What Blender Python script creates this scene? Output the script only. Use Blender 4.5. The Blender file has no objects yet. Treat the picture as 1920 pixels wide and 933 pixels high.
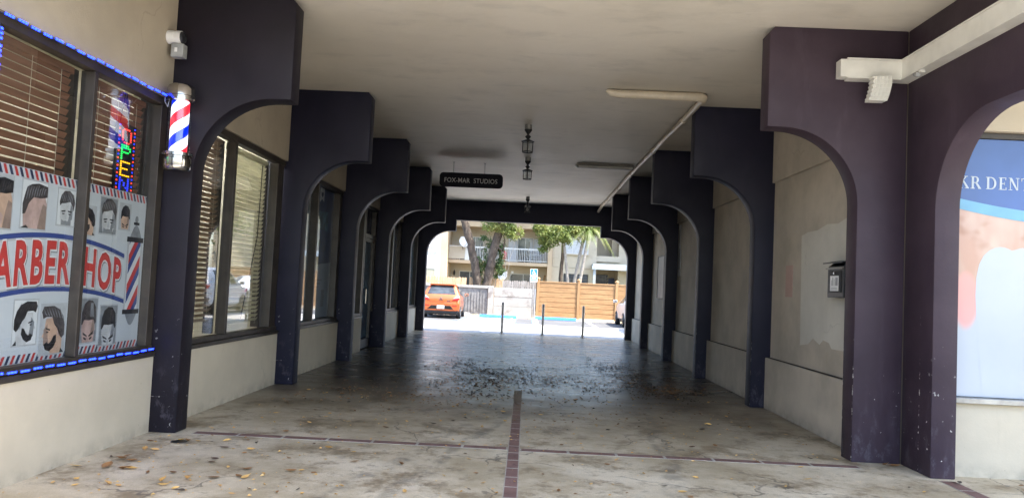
import bpy, bmesh, math, random
from mathutils import Vector, Matrix
rnd = random.Random(7)
PI = math.pi
R = math.radians
sc = bpy.context.scene
col = sc.collection

# ------------------------------------------------------------------ materials
class NT:
    """small node-tree helper"""
    def __init__(s, name):
        s.m = bpy.data.materials.new(name); s.m.use_nodes = True
        s.t = s.m.node_tree; s.n = s.t.nodes; s.l = s.t.links
        s.b = s.n['Principled BSDF']; s.out = s.n['Material Output']
        s.tc = s.n.new('ShaderNodeTexCoord'); s.co = s.tc.outputs['Object']
    def lk(s, a, b): s.l.new(a, b)
    def put(s, sock, v):
        if hasattr(v, 'is_linked') or hasattr(v, 'links'): s.lk(v, sock)
        else: sock.default_value = v
    def mapping(s, scale=(1, 1, 1), rot=(0, 0, 0), loc=(0, 0, 0), co=None):
        k = s.n.new('ShaderNodeMapping'); s.lk(co or s.co, k.inputs[0])
        k.inputs[1].default_value = loc; k.inputs[2].default_value = rot; k.inputs[3].default_value = scale
        return k.outputs[0]
    def noise(s, scale=5, detail=4, rough=.55, co=None, dist=0):
        k = s.n.new('ShaderNodeTexNoise'); s.lk(co or s.co, k.inputs['Vector'])
        k.inputs['Scale'].default_value = scale; k.inputs['Detail'].default_value = detail
        k.inputs['Roughness'].default_value = rough; k.inputs['Distortion'].default_value = dist
        return k.outputs[0]
    def vor(s, scale=5, co=None, feat='F1'):
        k = s.n.new('ShaderNodeTexVoronoi'); k.feature = feat; s.lk(co or s.co, k.inputs['Vector'])
        k.inputs['Scale'].default_value = scale
        return k.outputs[0]
    def ramp(s, fac, a, b, ca=(0, 0, 0, 1), cb=(1, 1, 1, 1)):
        k = s.n.new('ShaderNodeMapRange'); k.clamp = True
        s.put(k.inputs[0], fac); k.inputs[1].default_value = a; k.inputs[2].default_value = b
        k.interpolation_type = 'SMOOTHSTEP'
        return k.outputs[0]
    def math(s, op, a, b=0.0, c=0.0):
        k = s.n.new('ShaderNodeMath'); k.operation = op
        s.put(k.inputs[0], a); s.put(k.inputs[1], b); s.put(k.inputs[2], c)
        return k.outputs[0]
    def mix(s, f, a, b, mode='MIX'):
        k = s.n.new('ShaderNodeMix'); k.data_type = 'RGBA'; k.blend_type = mode
        s.put(k.inputs[0], f)
        for i, v in ((6, a), (7, b)):
            if isinstance(v, (tuple, list)): v = (*v[:3], 1)
            s.put(k.inputs[i], v)
        return k.outputs[2]
    def sep(s, co=None):
        k = s.n.new('ShaderNodeSeparateXYZ'); s.lk(co or s.co, k.inputs[0]); return k.outputs
    def bump(s, h, strength=.3, dist=.01):
        k = s.n.new('ShaderNodeBump'); k.inputs['Strength'].default_value = strength
        k.inputs['Distance'].default_value = dist; s.lk(h, k.inputs['Height'])
        s.lk(k.outputs[0], s.b.inputs['Normal'])
    def color(s, v): s.put(s.b.inputs['Base Color'], (*v, 1) if isinstance(v, (tuple, list)) else v)
    def rough(s, v): s.put(s.b.inputs['Roughness'], v)

def sc3(c, k): return tuple(min(1, max(0, x * k)) for x in c)

def plain(name, c, rough=.6, metal=0, var=.12, scale=6, bump=0, bscale=80, spec=.5, coat=0):
    t = NT(name)
    f = t.ramp(t.noise(scale, 4), .3, .7)
    t.color(t.mix(f, sc3(c, 1 - var), sc3(c, 1 + var)))
    rv = t.math('MULTIPLY_ADD', t.noise(scale * 2.3, 3), .2 * min(1, rough * 2), rough - .1 * min(1, rough * 2))
    t.rough(rv); t.b.inputs['Metallic'].default_value = metal
    t.b.inputs['Specular IOR Level'].default_value = spec
    if coat: t.b.inputs['Coat Weight'].default_value = coat; t.b.inputs['Coat Roughness'].default_value = .05
    if bump: t.bump(t.noise(bscale, 3), bump, .004)
    return t.m

def emit(name, c, strength):
    t = NT(name); t.color((0, 0, 0) if strength > 2 else sc3(c, .5))
    v = t.mix(t.ramp(t.noise(30, 2), .3, .7), sc3(c, .92), c)
    t.lk(v, t.b.inputs['Emission Color'])
    t.b.inputs['Emission Strength'].default_value = strength
    return t.m

M = {}
def mk_paint(nm, ca, cb, cs, edge):
    t = NT(nm); x, y, z = t.sep()
    f = t.ramp(t.noise(1.6, 5), .3, .72)
    c = t.mix(f, ca, cb)
    st = t.noise(3.5, 6, .65, t.mapping((1, 1, .18)))
    c = t.mix(t.math('MULTIPLY', t.ramp(st, .55, .75), .5), c, cs)
    low = t.ramp(z, .85, .0)
    scuff = t.ramp(t.noise(9, 7, .7, t.mapping((1, 1, .5))), .52, .66)
    c = t.mix(t.math('MULTIPLY', t.math('MULTIPLY', scuff, low), .55), c, (.11, .098, .12))
    chip = t.math('MULTIPLY', t.ramp(t.noise(13, 4, .6), .69, .705), t.ramp(z, 1.3, .1))
    c = t.mix(chip, c, (.62, .60, .56))
    ed = t.math('MINIMUM', t.math('ABSOLUTE', t.math('ADD', x, .01)), t.math('ABSOLUTE', t.math('ADD', x, .11)))
    ed = t.math('MAXIMUM', ed, t.math('ABSOLUTE', t.math('ADD', t.math('ABSOLUTE', y), -.112)))
    ed = t.math('ADD', ed, t.math('MULTIPLY_ADD', t.noise(26, 4, .6), .07, -.022))
    ec = t.math('MULTIPLY', t.math('MULTIPLY', t.ramp(ed, .016, .010), t.ramp(t.noise(5, 3, .6, t.mapping((1, 1, 1.6))), .50, .54)), t.ramp(z, 1.6, .6))
    c = t.mix(t.math('MULTIPLY', ec, edge), c, (.58, .56, .52))
    hs = t.math('MULTIPLY', t.ramp(t.noise(7, 5, .7, t.mapping((1, 1, 5))), .66, .69), t.ramp(t.math('ABSOLUTE', t.math('ADD', z, -.34)), .14, .03))
    c = t.mix(t.math('MULTIPLY', hs, .7), c, (.40, .38, .37))
    t.color(c); t.rough(t.math('MULTIPLY_ADD', t.noise(5, 4), .25, .42)); t.b.inputs['Specular IOR Level'].default_value = .28
    t.bump(t.math('ADD', t.noise(45, 4), t.math('MULTIPLY', t.noise(7, 4), 1.2)), .22, .005)
    return t.m
M['paint'] = mk_paint('dark_navy_plum_paint', (.0078, .0078, .0195), (.0130, .0122, .0290), (.022, .019, .032), .45)
M['aubergine'] = mk_paint('worn_aubergine_paint', (.0075, .0058, .0105), (.0125, .0095, .0165), (.024, .019, .028), .6)
M['plum'] = mk_paint('lit_plum_paint', (.034, .022, .033), (.052, .035, .049), (.082, .060, .080), 1.0)  # paler copy of the pillar paint, stronger front light put into its colour

def mk_stucco(name, c, zdirt=True, var=.09, big=1.1):
    t = NT(name); g = t.n.new('ShaderNodeNewGeometry'); P = g.outputs['Position']; x, y, z = t.sep(P)
    f = t.ramp(t.noise(big, 6, .6, P), .3, .7)
    col_ = t.mix(f, sc3(c, 1 - var), sc3(c, 1 + var))
    drip = t.ramp(t.noise(2.2, 6, .65, t.mapping((1.5, 1.5, .22), co=P)), .56, .78)
    col_ = t.mix(t.math('MULTIPLY', drip, .20), col_, sc3(c, .55))
    if zdirt:
        d = t.math('MULTIPLY', t.ramp(z, .16, .0), t.ramp(t.noise(6, 5, .6, P), .30, .70))
        col_ = t.mix(t.math('MULTIPLY', d, .42), col_, (.16, .14, .115))
    spk = t.ramp(t.noise(38, 2, .5, P), .765, .79)
    col_ = t.mix(t.math('MULTIPLY', spk, .6), col_, (.12, .105, .09))
    wp = t.n.new('ShaderNodeVectorMath'); wp.operation = 'ADD'; t.lk(P, wp.inputs[0])
    nz = t.n.new('ShaderNodeTexNoise'); t.lk(P, nz.inputs['Vector']); nz.inputs['Scale'].default_value = 2.2; nz.inputs['Detail'].default_value = 6
    sc_ = t.n.new('ShaderNodeVectorMath'); sc_.operation = 'SCALE'; t.lk(nz.outputs[1], sc_.inputs[0]); sc_.inputs['Scale'].default_value = .7; t.lk(sc_.outputs[0], wp.inputs[1])
    cr = t.math('MULTIPLY', t.ramp(t.vor(.55, wp.outputs[0], 'DISTANCE_TO_EDGE'), .006, .002), t.ramp(t.noise(1.1, 3, .5, P), .52, .6))
    col_ = t.mix(t.math('MULTIPLY', cr, .22), col_, sc3(c, .4))
    t.color(col_); t.rough(.78); t.bump(t.math('ADD', t.noise(70, 5, .7, P), t.math('MULTIPLY', t.noise(6, 4, .6, P), 2.0)), .30, .004)
    return t.m
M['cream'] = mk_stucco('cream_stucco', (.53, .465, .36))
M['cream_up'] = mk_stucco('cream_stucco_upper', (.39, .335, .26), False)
M['greige'] = mk_stucco('greige_stucco', (.45, .40, .335), True, .13, 1.7)
M['patch'] = mk_stucco('pale_patch_paint', (.56, .54, .49), False)

def mk_ceiling():
    t = NT('ceiling_plaster'); g = t.n.new('ShaderNodeNewGeometry'); P = g.outputs['Position']
    f = t.ramp(t.noise(.55, 5, .6, P), .3, .7)
    c = t.mix(f, (.60, .555, .485), (.68, .635, .565))
    s1 = t.ramp(t.noise(1.9, 7, .62, t.mapping((.8, 1.5, 1), co=P), .25), .50, .72)
    c = t.mix(t.math('MULTIPLY', s1, .32), c, (.36, .34, .31))
    t.color(c); t.rough(t.math('MULTIPLY_ADD', t.noise(2.5, 5, .6, P), .3, .42))
    t.bump(t.noise(4.5, 6, .6, t.mapping((.8, 1.8, 1), co=P)), .28, .02)
    return t.m
M['ceiling'] = mk_ceiling()

def mk_floor():
    t = NT('stained_concrete'); g = t.n.new('ShaderNodeNewGeometry'); P = g.outputs['Position']; x, y, z = t.sep(P)
    f = t.ramp(t.noise(.9, 9, .68, P, 0), .34, .66)
    c = t.mix(f, (.40, .33, .215), (.70, .615, .465))
    c = t.mix(t.math('MULTIPLY', t.ramp(t.noise(95, 3, .7, P), .42, .62), .28), c, (.24, .205, .15))
    c = t.mix(t.math('MULTIPLY', t.ramp(t.noise(1.7, 10, .74, P, .1), .48, .64), .80), c, (.175, .125, .066))
    c = t.mix(t.math('MULTIPLY', t.ramp(t.noise(6, 9, .75, P, 0), .53, .66), .5), c, (.15, .125, .09))
    # oily grime and the dim depth of the passage, both put into the colour
    gy = t.math('MULTIPLY', t.ramp(y, 6.3, 12.2), t.ramp(y, 25.5, 19.5))
    gn = t.ramp(t.noise(.75, 6, .6, t.mapping((1, .45, 1), co=P), .5), .10, .52)
    gn = t.math('MULTIPLY_ADD', gn, .55, .45)
    c = t.mix(t.math('MULTIPLY', t.math('MULTIPLY', gy, gn), .95), c, (.052, .040, .030))
    # tyre marks
    for (x0, y0, x1, y1, w) in ((-.42, 9.1, -1.35, 5.0, .10), (-.05, 9.6, -.95, 5.0, .09), (1.9, 12, 1.0, 4.0, .12)):
        dx, dy = x1 - x0, y1 - y0; L = math.hypot(dx, dy)
        d = t.math('ADD', t.math('MULTIPLY', x, dy / L), t.math('MULTIPLY', y, -dx / L))
        d = t.math('ADD', d, (-x0 * dy + y0 * dx) / L)
        d = t.math('ADD', d, t.math('MULTIPLY_ADD', t.noise(.8, 2, .5, P), .35, -.175))
        a = t.ramp(t.math('ABSOLUTE', d), w, w * .35)
        a = t.math('MULTIPLY', a, t.ramp(t.noise(3.5, 6, .7, P), .42, .62))
        a = t.math('MULTIPLY', a, t.ramp(y, y0 + .6, y0 - .5))
        c = t.mix(t.math('MULTIPLY', a, .5), c, (.10, .095, .085))
    # saw-cut joints under the frames beyond the second one
    for yj in (10.72, 14.1, 17.42, 20.75):
        a = t.ramp(t.math('ABSOLUTE', t.math('ADD', t.math('ADD', y, -yj), t.math('MULTIPLY_ADD', t.noise(1.5, 2, .5, P), .05, -.025))), .035, .012)
        c = t.mix(t.math('MULTIPLY', a, .75), c, (.06, .055, .05))
    for xj in (-.10, .03):
        a = t.math('MULTIPLY', t.ramp(t.math('ABSOLUTE', t.math('ADD', x, -xj)), .022, .010), t.ramp(y, 11, 12))
        c = t.mix(t.math('MULTIPLY', a, .6), c, (.09, .085, .08))
    # pale scraped outline of an old patch
    for (u, v0, lo, hi, w) in ((x, -.80, 10.7, 13.9, y), (x, .73, 10.7, 17.4, y)):
        a = t.math('MULTIPLY', t.ramp(t.math('ABSOLUTE', t.math('ADD', t.math('ADD', u, -v0), t.math('MULTIPLY_ADD', t.noise(1.3, 3, .5, P), .24, -.12))), .05, .02),
                   t.math('MULTIPLY', t.ramp(w, lo, lo + .2), t.ramp(w, hi, hi - .2)))
        a = t.math('MULTIPLY', a, t.ramp(t.noise(6, 5, .7, P), .40, .60))
        c = t.mix(t.math('MULTIPLY', a, .8), c, (.34, .33, .31))
    wp = t.n.new('ShaderNodeVectorMath'); wp.operation = 'ADD'; t.lk(P, wp.inputs[0])
    nz = t.n.new('ShaderNodeTexNoise'); t.lk(P, nz.inputs['Vector']); nz.inputs['Scale'].default_value = 1.8; nz.inputs['Detail'].default_value = 7
    sk = t.n.new('ShaderNodeVectorMath'); sk.operation = 'SCALE'; t.lk(nz.outputs[1], sk.inputs[0]); sk.inputs['Scale'].default_value = .9; t.lk(sk.outputs[0], wp.inputs[1])
    cr = t.math('MULTIPLY', t.ramp(t.vor(.42, wp.outputs[0], 'DISTANCE_TO_EDGE'), .006, .0025), t.ramp(t.noise(.7, 3, .5, P), .47, .54))
    c = t.mix(t.math('MULTIPLY', cr, .7), c, (.10, .085, .065))
    spk = t.ramp(t.vor(9, P), .16, .11)
    spk = t.math('MULTIPLY', spk, t.ramp(t.noise(1.7, 3, .5, P), .5, .62))
    c = t.mix(t.math('MULTIPLY', spk, .7), c, (.13, .12, .105))
    fl = t.math('MULTIPLY', t.ramp(t.noise(55, 2, .5, P), .72, .75), .6)
    c = t.mix(fl, c, (.60, .58, .53))
    t.color(c)
    r = t.math('MULTIPLY_ADD', t.noise(1.6, 6, .65, t.mapping((.6, 1.5, 1), co=P)), .40, .09)
    t.rough(t.math('ADD', r, t.math('MULTIPLY', t.ramp(y, 12, 7), .32)))
    t.bump(t.math('ADD', t.noise(22, 6, .65, P), t.math('MULTIPLY', t.noise(3, 4, .5, P), .8)), .28, .008)
    return t.m
M['floor'] = mk_floor()

def mk_pos(name, c1, c2, scale=2.0, rough=.85, c3=None, s3=9, bump=.3, bscale=40, st=(1, 1, 1)):
    t = NT(name); g = t.n.new('ShaderNodeNewGeometry'); P = t.mapping(st, co=g.outputs['Position'])
    c = t.mix(t.ramp(t.noise(scale, 7, .62, P, .3), .32, .68), c1, c2)
    if c3: c = t.mix(t.math('MULTIPLY', t.ramp(t.noise(s3, 6, .65, P), .52, .68), .7), c, c3)
    t.color(c); t.rough(rough); t.bump(t.noise(bscale, 5, .65, P), bump, .008)
    return t.m
M['asphalt'] = mk_pos('lot_asphalt', (.060, .062, .066), (.10, .10, .102), .8, .9, (.045, .045, .045), 5)
M['lotconc'] = mk_pos('apron_concrete', (.36, .35, .33), (.45, .44, .42), .7, .85, (.27, .26, .24), 3)
M['sidewalk'] = mk_pos('sidewalk_concrete', (.40, .385, .35), (.47, .455, .42), .7, .85, (.30, .285, .26), 4)
M['earth'] = mk_pos('ground_soil', (.10, .10, .07), (.15, .14, .10), .3, .95)
M['gravel'] = mk_pos('gravel_stones', (.24, .17, .10), (.48, .40, .29), 16, .9, (.13, .09, .05), 25, .9, 30)
M['brick'] = mk_pos('brick_pavers', (.15, .082, .070), (.22, .128, .112), 3.5, .8, (.10, .06, .055), 11, .35, 60)
def grimy(m):
    nt = m.node_tree; bs = nt.nodes['Principled BSDF']; src = bs.inputs['Base Color'].links[0].from_socket
    g = nt.nodes.new('ShaderNodeNewGeometry'); sp = nt.nodes.new('ShaderNodeSeparateXYZ'); nt.links.new(g.outputs['Position'], sp.inputs[0])
    nz = nt.nodes.new('ShaderNodeTexNoise'); nt.links.new(g.outputs['Position'], nz.inputs['Vector']); nz.inputs['Scale'].default_value = 4; nz.inputs['Detail'].default_value = 6
    ad = nt.nodes.new('ShaderNodeMath'); ad.operation = 'MULTIPLY_ADD'; nt.links.new(nz.outputs[0], ad.inputs[0]); ad.inputs[1].default_value = 2.4; nt.links.new(sp.outputs[1], ad.inputs[2])
    mr = nt.nodes.new('ShaderNodeMapRange'); nt.links.new(ad.outputs[0], mr.inputs[0]); mr.inputs[1].default_value = 9.4; mr.inputs[2].default_value = 12.0; mr.inputs[4].default_value = .97
    mx = nt.nodes.new('ShaderNodeMix'); mx.data_type = 'RGBA'; nt.links.new(mr.outputs[0], mx.inputs[0]); nt.links.new(src, mx.inputs[6]); mx.inputs[7].default_value = (.20, .165, .115, 1)
    nt.links.new(mx.outputs[2], bs.inputs['Base Color'])
grimy(M['brick'])
M['mortar'] = mk_pos('mortar_joint', (.36, .33, .28), (.44, .41, .36), 5, .9, (.22, .20, .17), 9)
grimy(M['mortar'])
M['line_white'] = mk_pos('road_paint_white', (.68, .68, .66), (.78, .78, .76), 3, .7, (.50, .50, .48), 8, .2)
M['line_blue'] = mk_pos('road_paint_blue', (.10, .26, .56), (.15, .34, .66), 3, .7, (.22, .32, .45), 8, .2)
M['stop_blue'] = mk_pos('wheelstop_blue', (.035, .19, .58), (.06, .25, .68), 4, .6, (.08, .20, .42), 9, .25)
M['conc_wall'] = mk_pos('weathered_wall_concrete', (.27, .265, .25), (.36, .355, .34), 1.2, .9, (.13, .105, .095), 1.6, .3)
M['block_wall'] = mk_pos('grooved_block', (.13, .13, .132), (.22, .22, .22), 2.0, .9, (.09, .09, .09), 5, .5)
M['facade'] = mk_pos('facade_cream', (.48, .415, .31), (.54, .47, .36), .5, .85, (.42, .36, .27), 1.5, .15)
M['facade_trim'] = mk_pos('facade_peach', (.47, .36, .24), (.53, .41, .28), .6, .85)
M['facade_white'] = mk_pos('facade_white', (.58, .56, .53), (.66, .64, .61), .6, .85)
M['recess'] = mk_pos('recess_plaster', (.45, .39, .30), (.50, .44, .35), .7, .85)
M['picket_new'] = mk_pos('picket_pine', (.46, .29, .16), (.60, .42, .26), 2.5, .8, (.36, .22, .12), 7, .3, 40, (6, 6, .6))
M['picket_old'] = mk_pos('picket_grey', (.23, .205, .185), (.36, .33, .30), 2.5, .9, (.16, .14, .125), 7, .3, 40, (6, 6, .6))
M['fence_wood'] = mk_pos('fence_timber', (.24, .135, .058), (.33, .20, .09), 1.6, .75, (.16, .085, .036), 3.2, .5, 14, (1, 1, 6))
M['fence_post'] = mk_pos('fence_post_timber', (.26, .15, .066), (.33, .20, .09), 2.0, .7, None, 3, .25, 14, (3, 3, .6))
M['bark'] = mk_pos('tree_bark', (.035, .026, .020), (.10, .075, .056), 5, .95, (.17, .14, .11), 7, 1.0, 18, (1, 1, .55))
M['palm_bark'] = mk_pos('palm_bark', (.24, .215, .185), (.34, .31, .275), 3, .9, (.17, .15, .125), 5, .5, 20, (1, 1, 3))

def mk_leaf(name, ca, cb, cc, tl=.3):
    t = NT(name); g = t.n.new('ShaderNodeNewGeometry')
    ri = g.outputs['Random Per Island']
    c = t.mix(ri, ca, cb)
    c = t.mix(t.ramp(t.noise(1.3, 4, .6, g.outputs['Position']), .45, .65), c, cc)
    t.color(c); t.rough(.5)
    tr = t.n.new('ShaderNodeBsdfTranslucent'); t.lk(c, tr.inputs[0])
    mx = t.n.new('ShaderNodeMixShader'); mx.inputs[0].default_value = tl
    t.lk(t.b.outputs[0], mx.inputs[1]); t.lk(tr.outputs[0], mx.inputs[2]); t.lk(mx.outputs[0], t.out.inputs[0])
    return t.m
M['leaf'] = mk_leaf('broad_leaves', (.09, .14, .028), (.21, .25, .065), (.235, .25, .07))
M['vine'] = mk_leaf('vine_leaves', (.065, .115, .035), (.12, .17, .05), (.10, .15, .05))
M['frond'] = mk_leaf('palm_fronds', (.075, .13, .025), (.16, .20, .05), (.21, .22, .06))
M['dry_gold'] = mk_leaf('dry_leaf_gold', (.56, .31, .08), (.74, .50, .19), (.60, .35, .12), .04)
M['dry_brown'] = mk_leaf('dry_leaf_brown', (.24, .115, .042), (.40, .21, .08), (.19, .09, .035), .04)
M['dry_dark'] = mk_leaf('dry_leaf_dark', (.030, .022, .018), (.07, .05, .035), (.11, .055, .03), .02)

def mk_glass(name, tint=(.85, .88, .88), boost=1.7, ior=1.5, base=0.02, rough=.01):
    t = NT(name); t.n.remove(t.b)
    tr = t.n.new('ShaderNodeBsdfTransparent'); tr.inputs[0].default_value = (*tint, 1)
    gl = t.n.new('ShaderNodeBsdfGlossy'); gl.inputs['Roughness'].default_value = rough
    gl.inputs[0].default_value = (.95, .97, 1, 1)
    g = t.n.new('ShaderNodeNewGeometry'); vd = t.n.new('ShaderNodeVectorMath'); vd.operation = 'DOT_PRODUCT'
    t.lk(g.outputs['Normal'], vd.inputs[0]); t.lk(g.outputs['Incoming'], vd.inputs[1])
    ca = t.math('SUBTRACT', 1.0, t.math('ABSOLUTE', vd.outputs['Value']))
    f0 = ((ior - 1) / (ior + 1)) ** 2
    f = t.math('MULTIPLY_ADD', t.math('POWER', ca, 5.0), (1 - f0) * boost, f0 * boost + base)
    sm = t.math('MULTIPLY', t.noise(1.3, 5), .02)
    k = t.n.new('ShaderNodeMath'); k.operation = 'ADD'; k.use_clamp = True
    t.lk(f, k.inputs[0]); t.lk(sm, k.inputs[1])
    mx = t.n.new('ShaderNodeMixShader'); t.lk(k.outputs[0], mx.inputs[0])
    t.lk(tr.outputs[0], mx.inputs[1]); t.lk(gl.outputs[0], mx.inputs[2]); t.lk(mx.outputs[0], t.out.inputs[0])
    return t.m
M['glass'] = mk_glass('shop_glass')
M['glass_clear'] = mk_glass('lamp_glass', (.9, .92, .92), 1.0)
M['glass_tint'] = mk_glass('car_glass', (.22, .26, .28), 1.5)
M['far_glass'] = plain('apartment_glass', (.055, .065, .075), .08, 0, .3, 2, spec=.7)

M['bronze'] = plain('bronze_frame', (.050, .041, .033), .45, .3, .2, 5, .1, 60)
M['bronze_lit'] = plain('bronze_frame_inner', (.11, .096, .078), .5, .2, .15, 5)
M['black_metal'] = plain('black_metal', (.02, .02, .022), .5, .3, .3, 9, .1)
M['black_box'] = plain('black_enamel', (.025, .026, .03), .35, .2, .25, 9)
M['chrome'] = plain('chrome', (.40, .385, .37), .14, 1, .12, 8)
M['galv'] = plain('galvanised_steel', (.32, .31, .29), .45, .7, .25, 7, .1)
M['white_pvc'] = plain('white_painted_metal', (.70, .69, .65), .45, 0, .07, 5, .08)
M['pipe'] = plain('beige_pipe', (.56, .49, .385), .4, 0, .12, 5, .05)
M['grey_fixture'] = plain('grey_fixture', (.19, .175, .16), .5, .1, .2, 5)
M['grey_box'] = plain('grey_junction', (.30, .31, .31), .5, .1, .15, 12)
M['white_plastic'] = plain('white_plastic', (.72, .72, .71), .35, 0, .05, 6)
M['poster'] = plain('poster_vinyl', (.62, .645, .68), .35, 0, .04, 2)
M['p_red'] = plain('print_red', (.60, .055, .05), .4, 0, .06, 4)
M['p_blue'] = plain('print_blue', (.045, .075, .27), .4, 0, .08, 4)
M['p_navy'] = plain('print_navy', (.035, .045, .10), .4, 0, .1, 4)
M['p_white'] = plain('print_white', (.74, .75, .76), .4, 0, .03, 4)
M['p_grey'] = plain('print_grey', (.27, .28, .30), .4, 0, .15, 14)
M['p_lgrey'] = plain('print_light_grey', (.50, .51, .53), .4, 0, .08, 14)
M['p_black'] = plain('print_black', (.022, .022, .026), .4, 0, .3, 20)
M['skin_a'] = plain('print_skin_warm', (.62, .41, .30), .4, 0, .16, 9)
M['skin_b'] = plain('print_skin_grey', (.60, .60, .61), .4, 0, .16, 9)
M['skin_c'] = plain('print_skin_pink', (.55, .38, .34), .4, 0, .18, 9)
M['skin_d'] = plain('print_skin_shade', (.33, .23, .19), .4, 0, .2, 9)
M['hair_dk'] = plain('print_hair_dark', (.03, .027, .03), .4, 0, .4, 25)
M['hair_md'] = plain('print_hair_mid', (.07, .058, .06), .4, 0, .35, 25)
M['hair_lt'] = plain('print_hair_streak', (.42, .40, .40), .4, 0, .25, 25)
M['d_blue'] = plain('decal_blue', (.04, .095, .31), .18, 0, .16, 1.2)
M['d_cyan'] = plain('decal_cyan', (.13, .34, .52), .18, 0, .12, 2)
M['d_white'] = plain('decal_white', (.44, .48, .54), .18, 0, .03, 1.5)
def mk_slat(name, c, tr_):
    t = NT(name); c_ = t.mix(t.ramp(t.noise(7, 4, .5, t.mapping((1, .3, 4))), .3, .7), sc3(c, .85), sc3(c, 1.15)); t.color(c_); t.rough(.45)
    tr = t.n.new('ShaderNodeBsdfTranslucent'); t.lk(c_, tr.inputs[0])
    mx = t.n.new('ShaderNodeMixShader'); mx.inputs[0].default_value = tr_
    t.lk(t.b.outputs[0], mx.inputs[1]); t.lk(tr.outputs[0], mx.inputs[2]); t.lk(mx.outputs[0], t.out.inputs[0])
    return t.m
M['slat_brown'] = mk_slat('blind_brown', (.25, .125, .08), .12)
M['slat_cream'] = mk_slat('blind_cream', (.66, .64, .52), .5)
M['slat_tan'] = mk_slat('blind_tan', (.40, .30, .22), .3)
M['post_grey'] = plain('bollard_paint', (.52, .49, .45), .5, 0, .2, 7, .1)
M['grime'] = plain('ledge_grime', (.035, .03, .026), .95, 0, .5, 12, .4)
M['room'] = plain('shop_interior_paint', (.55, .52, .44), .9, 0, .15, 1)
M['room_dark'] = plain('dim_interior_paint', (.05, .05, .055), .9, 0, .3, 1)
M['tyre'] = plain('tyre_rubber', (.018, .018, .019), .8, 0, .2, 20, .2)
M['car_orange'] = plain('car_orange', (.46, .105, .028), .30, .2, .03, 3, coat=.8)
M['car_white'] = plain('car_white', (.70, .71, .73), .32, 0, .03, 3, coat=.8)
M['car_black'] = plain('car_black_trim', (.02, .02, .022), .5, 0, .2, 9)
M['lamp_red'] = plain('tail_red', (.50, .022, .025), .15, 0, .15, 9)
M['lamp_clear'] = plain('lamp_clear', (.60, .58, .58), .12, .2, .1, 9)
M['plate'] = plain('number_plate', (.70, .71, .71), .4, 0, .05, 9)
M['sign_blue'] = plain('sign_blue', (.02, .19, .55), .35, 0, .05, 3)
M['sign_navy'] = plain('sign_board_navy', (.010, .010, .018), .6, 0, .2, 5, spec=.15)
M['sign_letters'] = plain('sign_letters_grey', (.55, .55, .57), .5, 0, .1, 20)
M['rail_white'] = plain('railing_white', (.62, .62, .60), .5, 0, .06, 4)
M['awning'] = plain('awning_blue_grey', (.34, .39, .43), .5, .1, .08, 3)
M['tube_off'] = plain('tube_unlit', (.60, .58, .55), .3, 0, .05, 6)
M['poster_blue'] = plain('poster_blue', (.022, .055, .16), .3, 0, .55, 2.2)
M['poster_teal'] = plain('poster_teal', (.05, .16, .24), .3, 0, .7, 5)
M['poster_pale'] = plain('poster_pale', (.34, .40, .46), .3, 0, .08, 2)
M['dark_poster'] = plain('dark_notice', (.07, .075, .085), .35, 0, .4, 4)
M['curtain'] = plain('curtain_white', (.52, .53, .54), .9, 0, .08, 6)
M['chair_metal'] = plain('patio_metal', (.09, .085, .08), .5, .3, .2, 9)
M['pink'] = mk_stucco('pink_patch', (.46, .32, .28), False)
M['led_blue'] = emit('led_blue', (.006, .018, 1.0), 5)
M['led_blue_dot'] = emit('led_blue_dot', (.02, .04, 1.0), .62)
M['led_red_dot'] = emit('led_red_dot', (1.0, .05, .03), .62)
M['led_green_dot'] = emit('led_green_dot', (.01, .75, .09), .62)
M['led_amber_dot'] = emit('led_amber_dot', (1.0, .42, .01), .62)
M['tube_bright'] = emit('tube_bright', (1.0, .97, .88), 85)
M['tube_lit'] = emit('tube_lit', (1.0, .97, .88), 34)

def mk_barber():
    t = NT('barber_stripes'); x, y, z = t.sep()
    th = t.math('ARCTAN2', y, x)
    ph = t.math('SUBTRACT', t.math('MULTIPLY', z, 1 / .40), t.math('MULTIPLY', th, .92 / (2 * PI)))
    fr = t.math('FRACT', t.math('ADD', ph, 3.42))
    k = t.n.new('ShaderNodeValToRGB'); k.color_ramp.interpolation = 'CONSTANT'
    e = k.color_ramp.elements
    e[0].position = 0; e[0].color = (.90, .92, 1, 1); e[1].position = .25; e[1].color = (.0, .015, .50, 1)
    a = e.new(.50); a.color = (.90, .92, 1, 1); b = e.new(.75); b.color = (.72, .015, .03, 1)
    t.lk(fr, k.inputs[0]); t.color(k.outputs[0]); t.lk(k.outputs[0], t.b.inputs['Emission Color'])
    t.b.inputs['Emission Strength'].default_value = .38; t.rough(.3)
    return t.m
M['barber'] = mk_barber()

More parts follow.
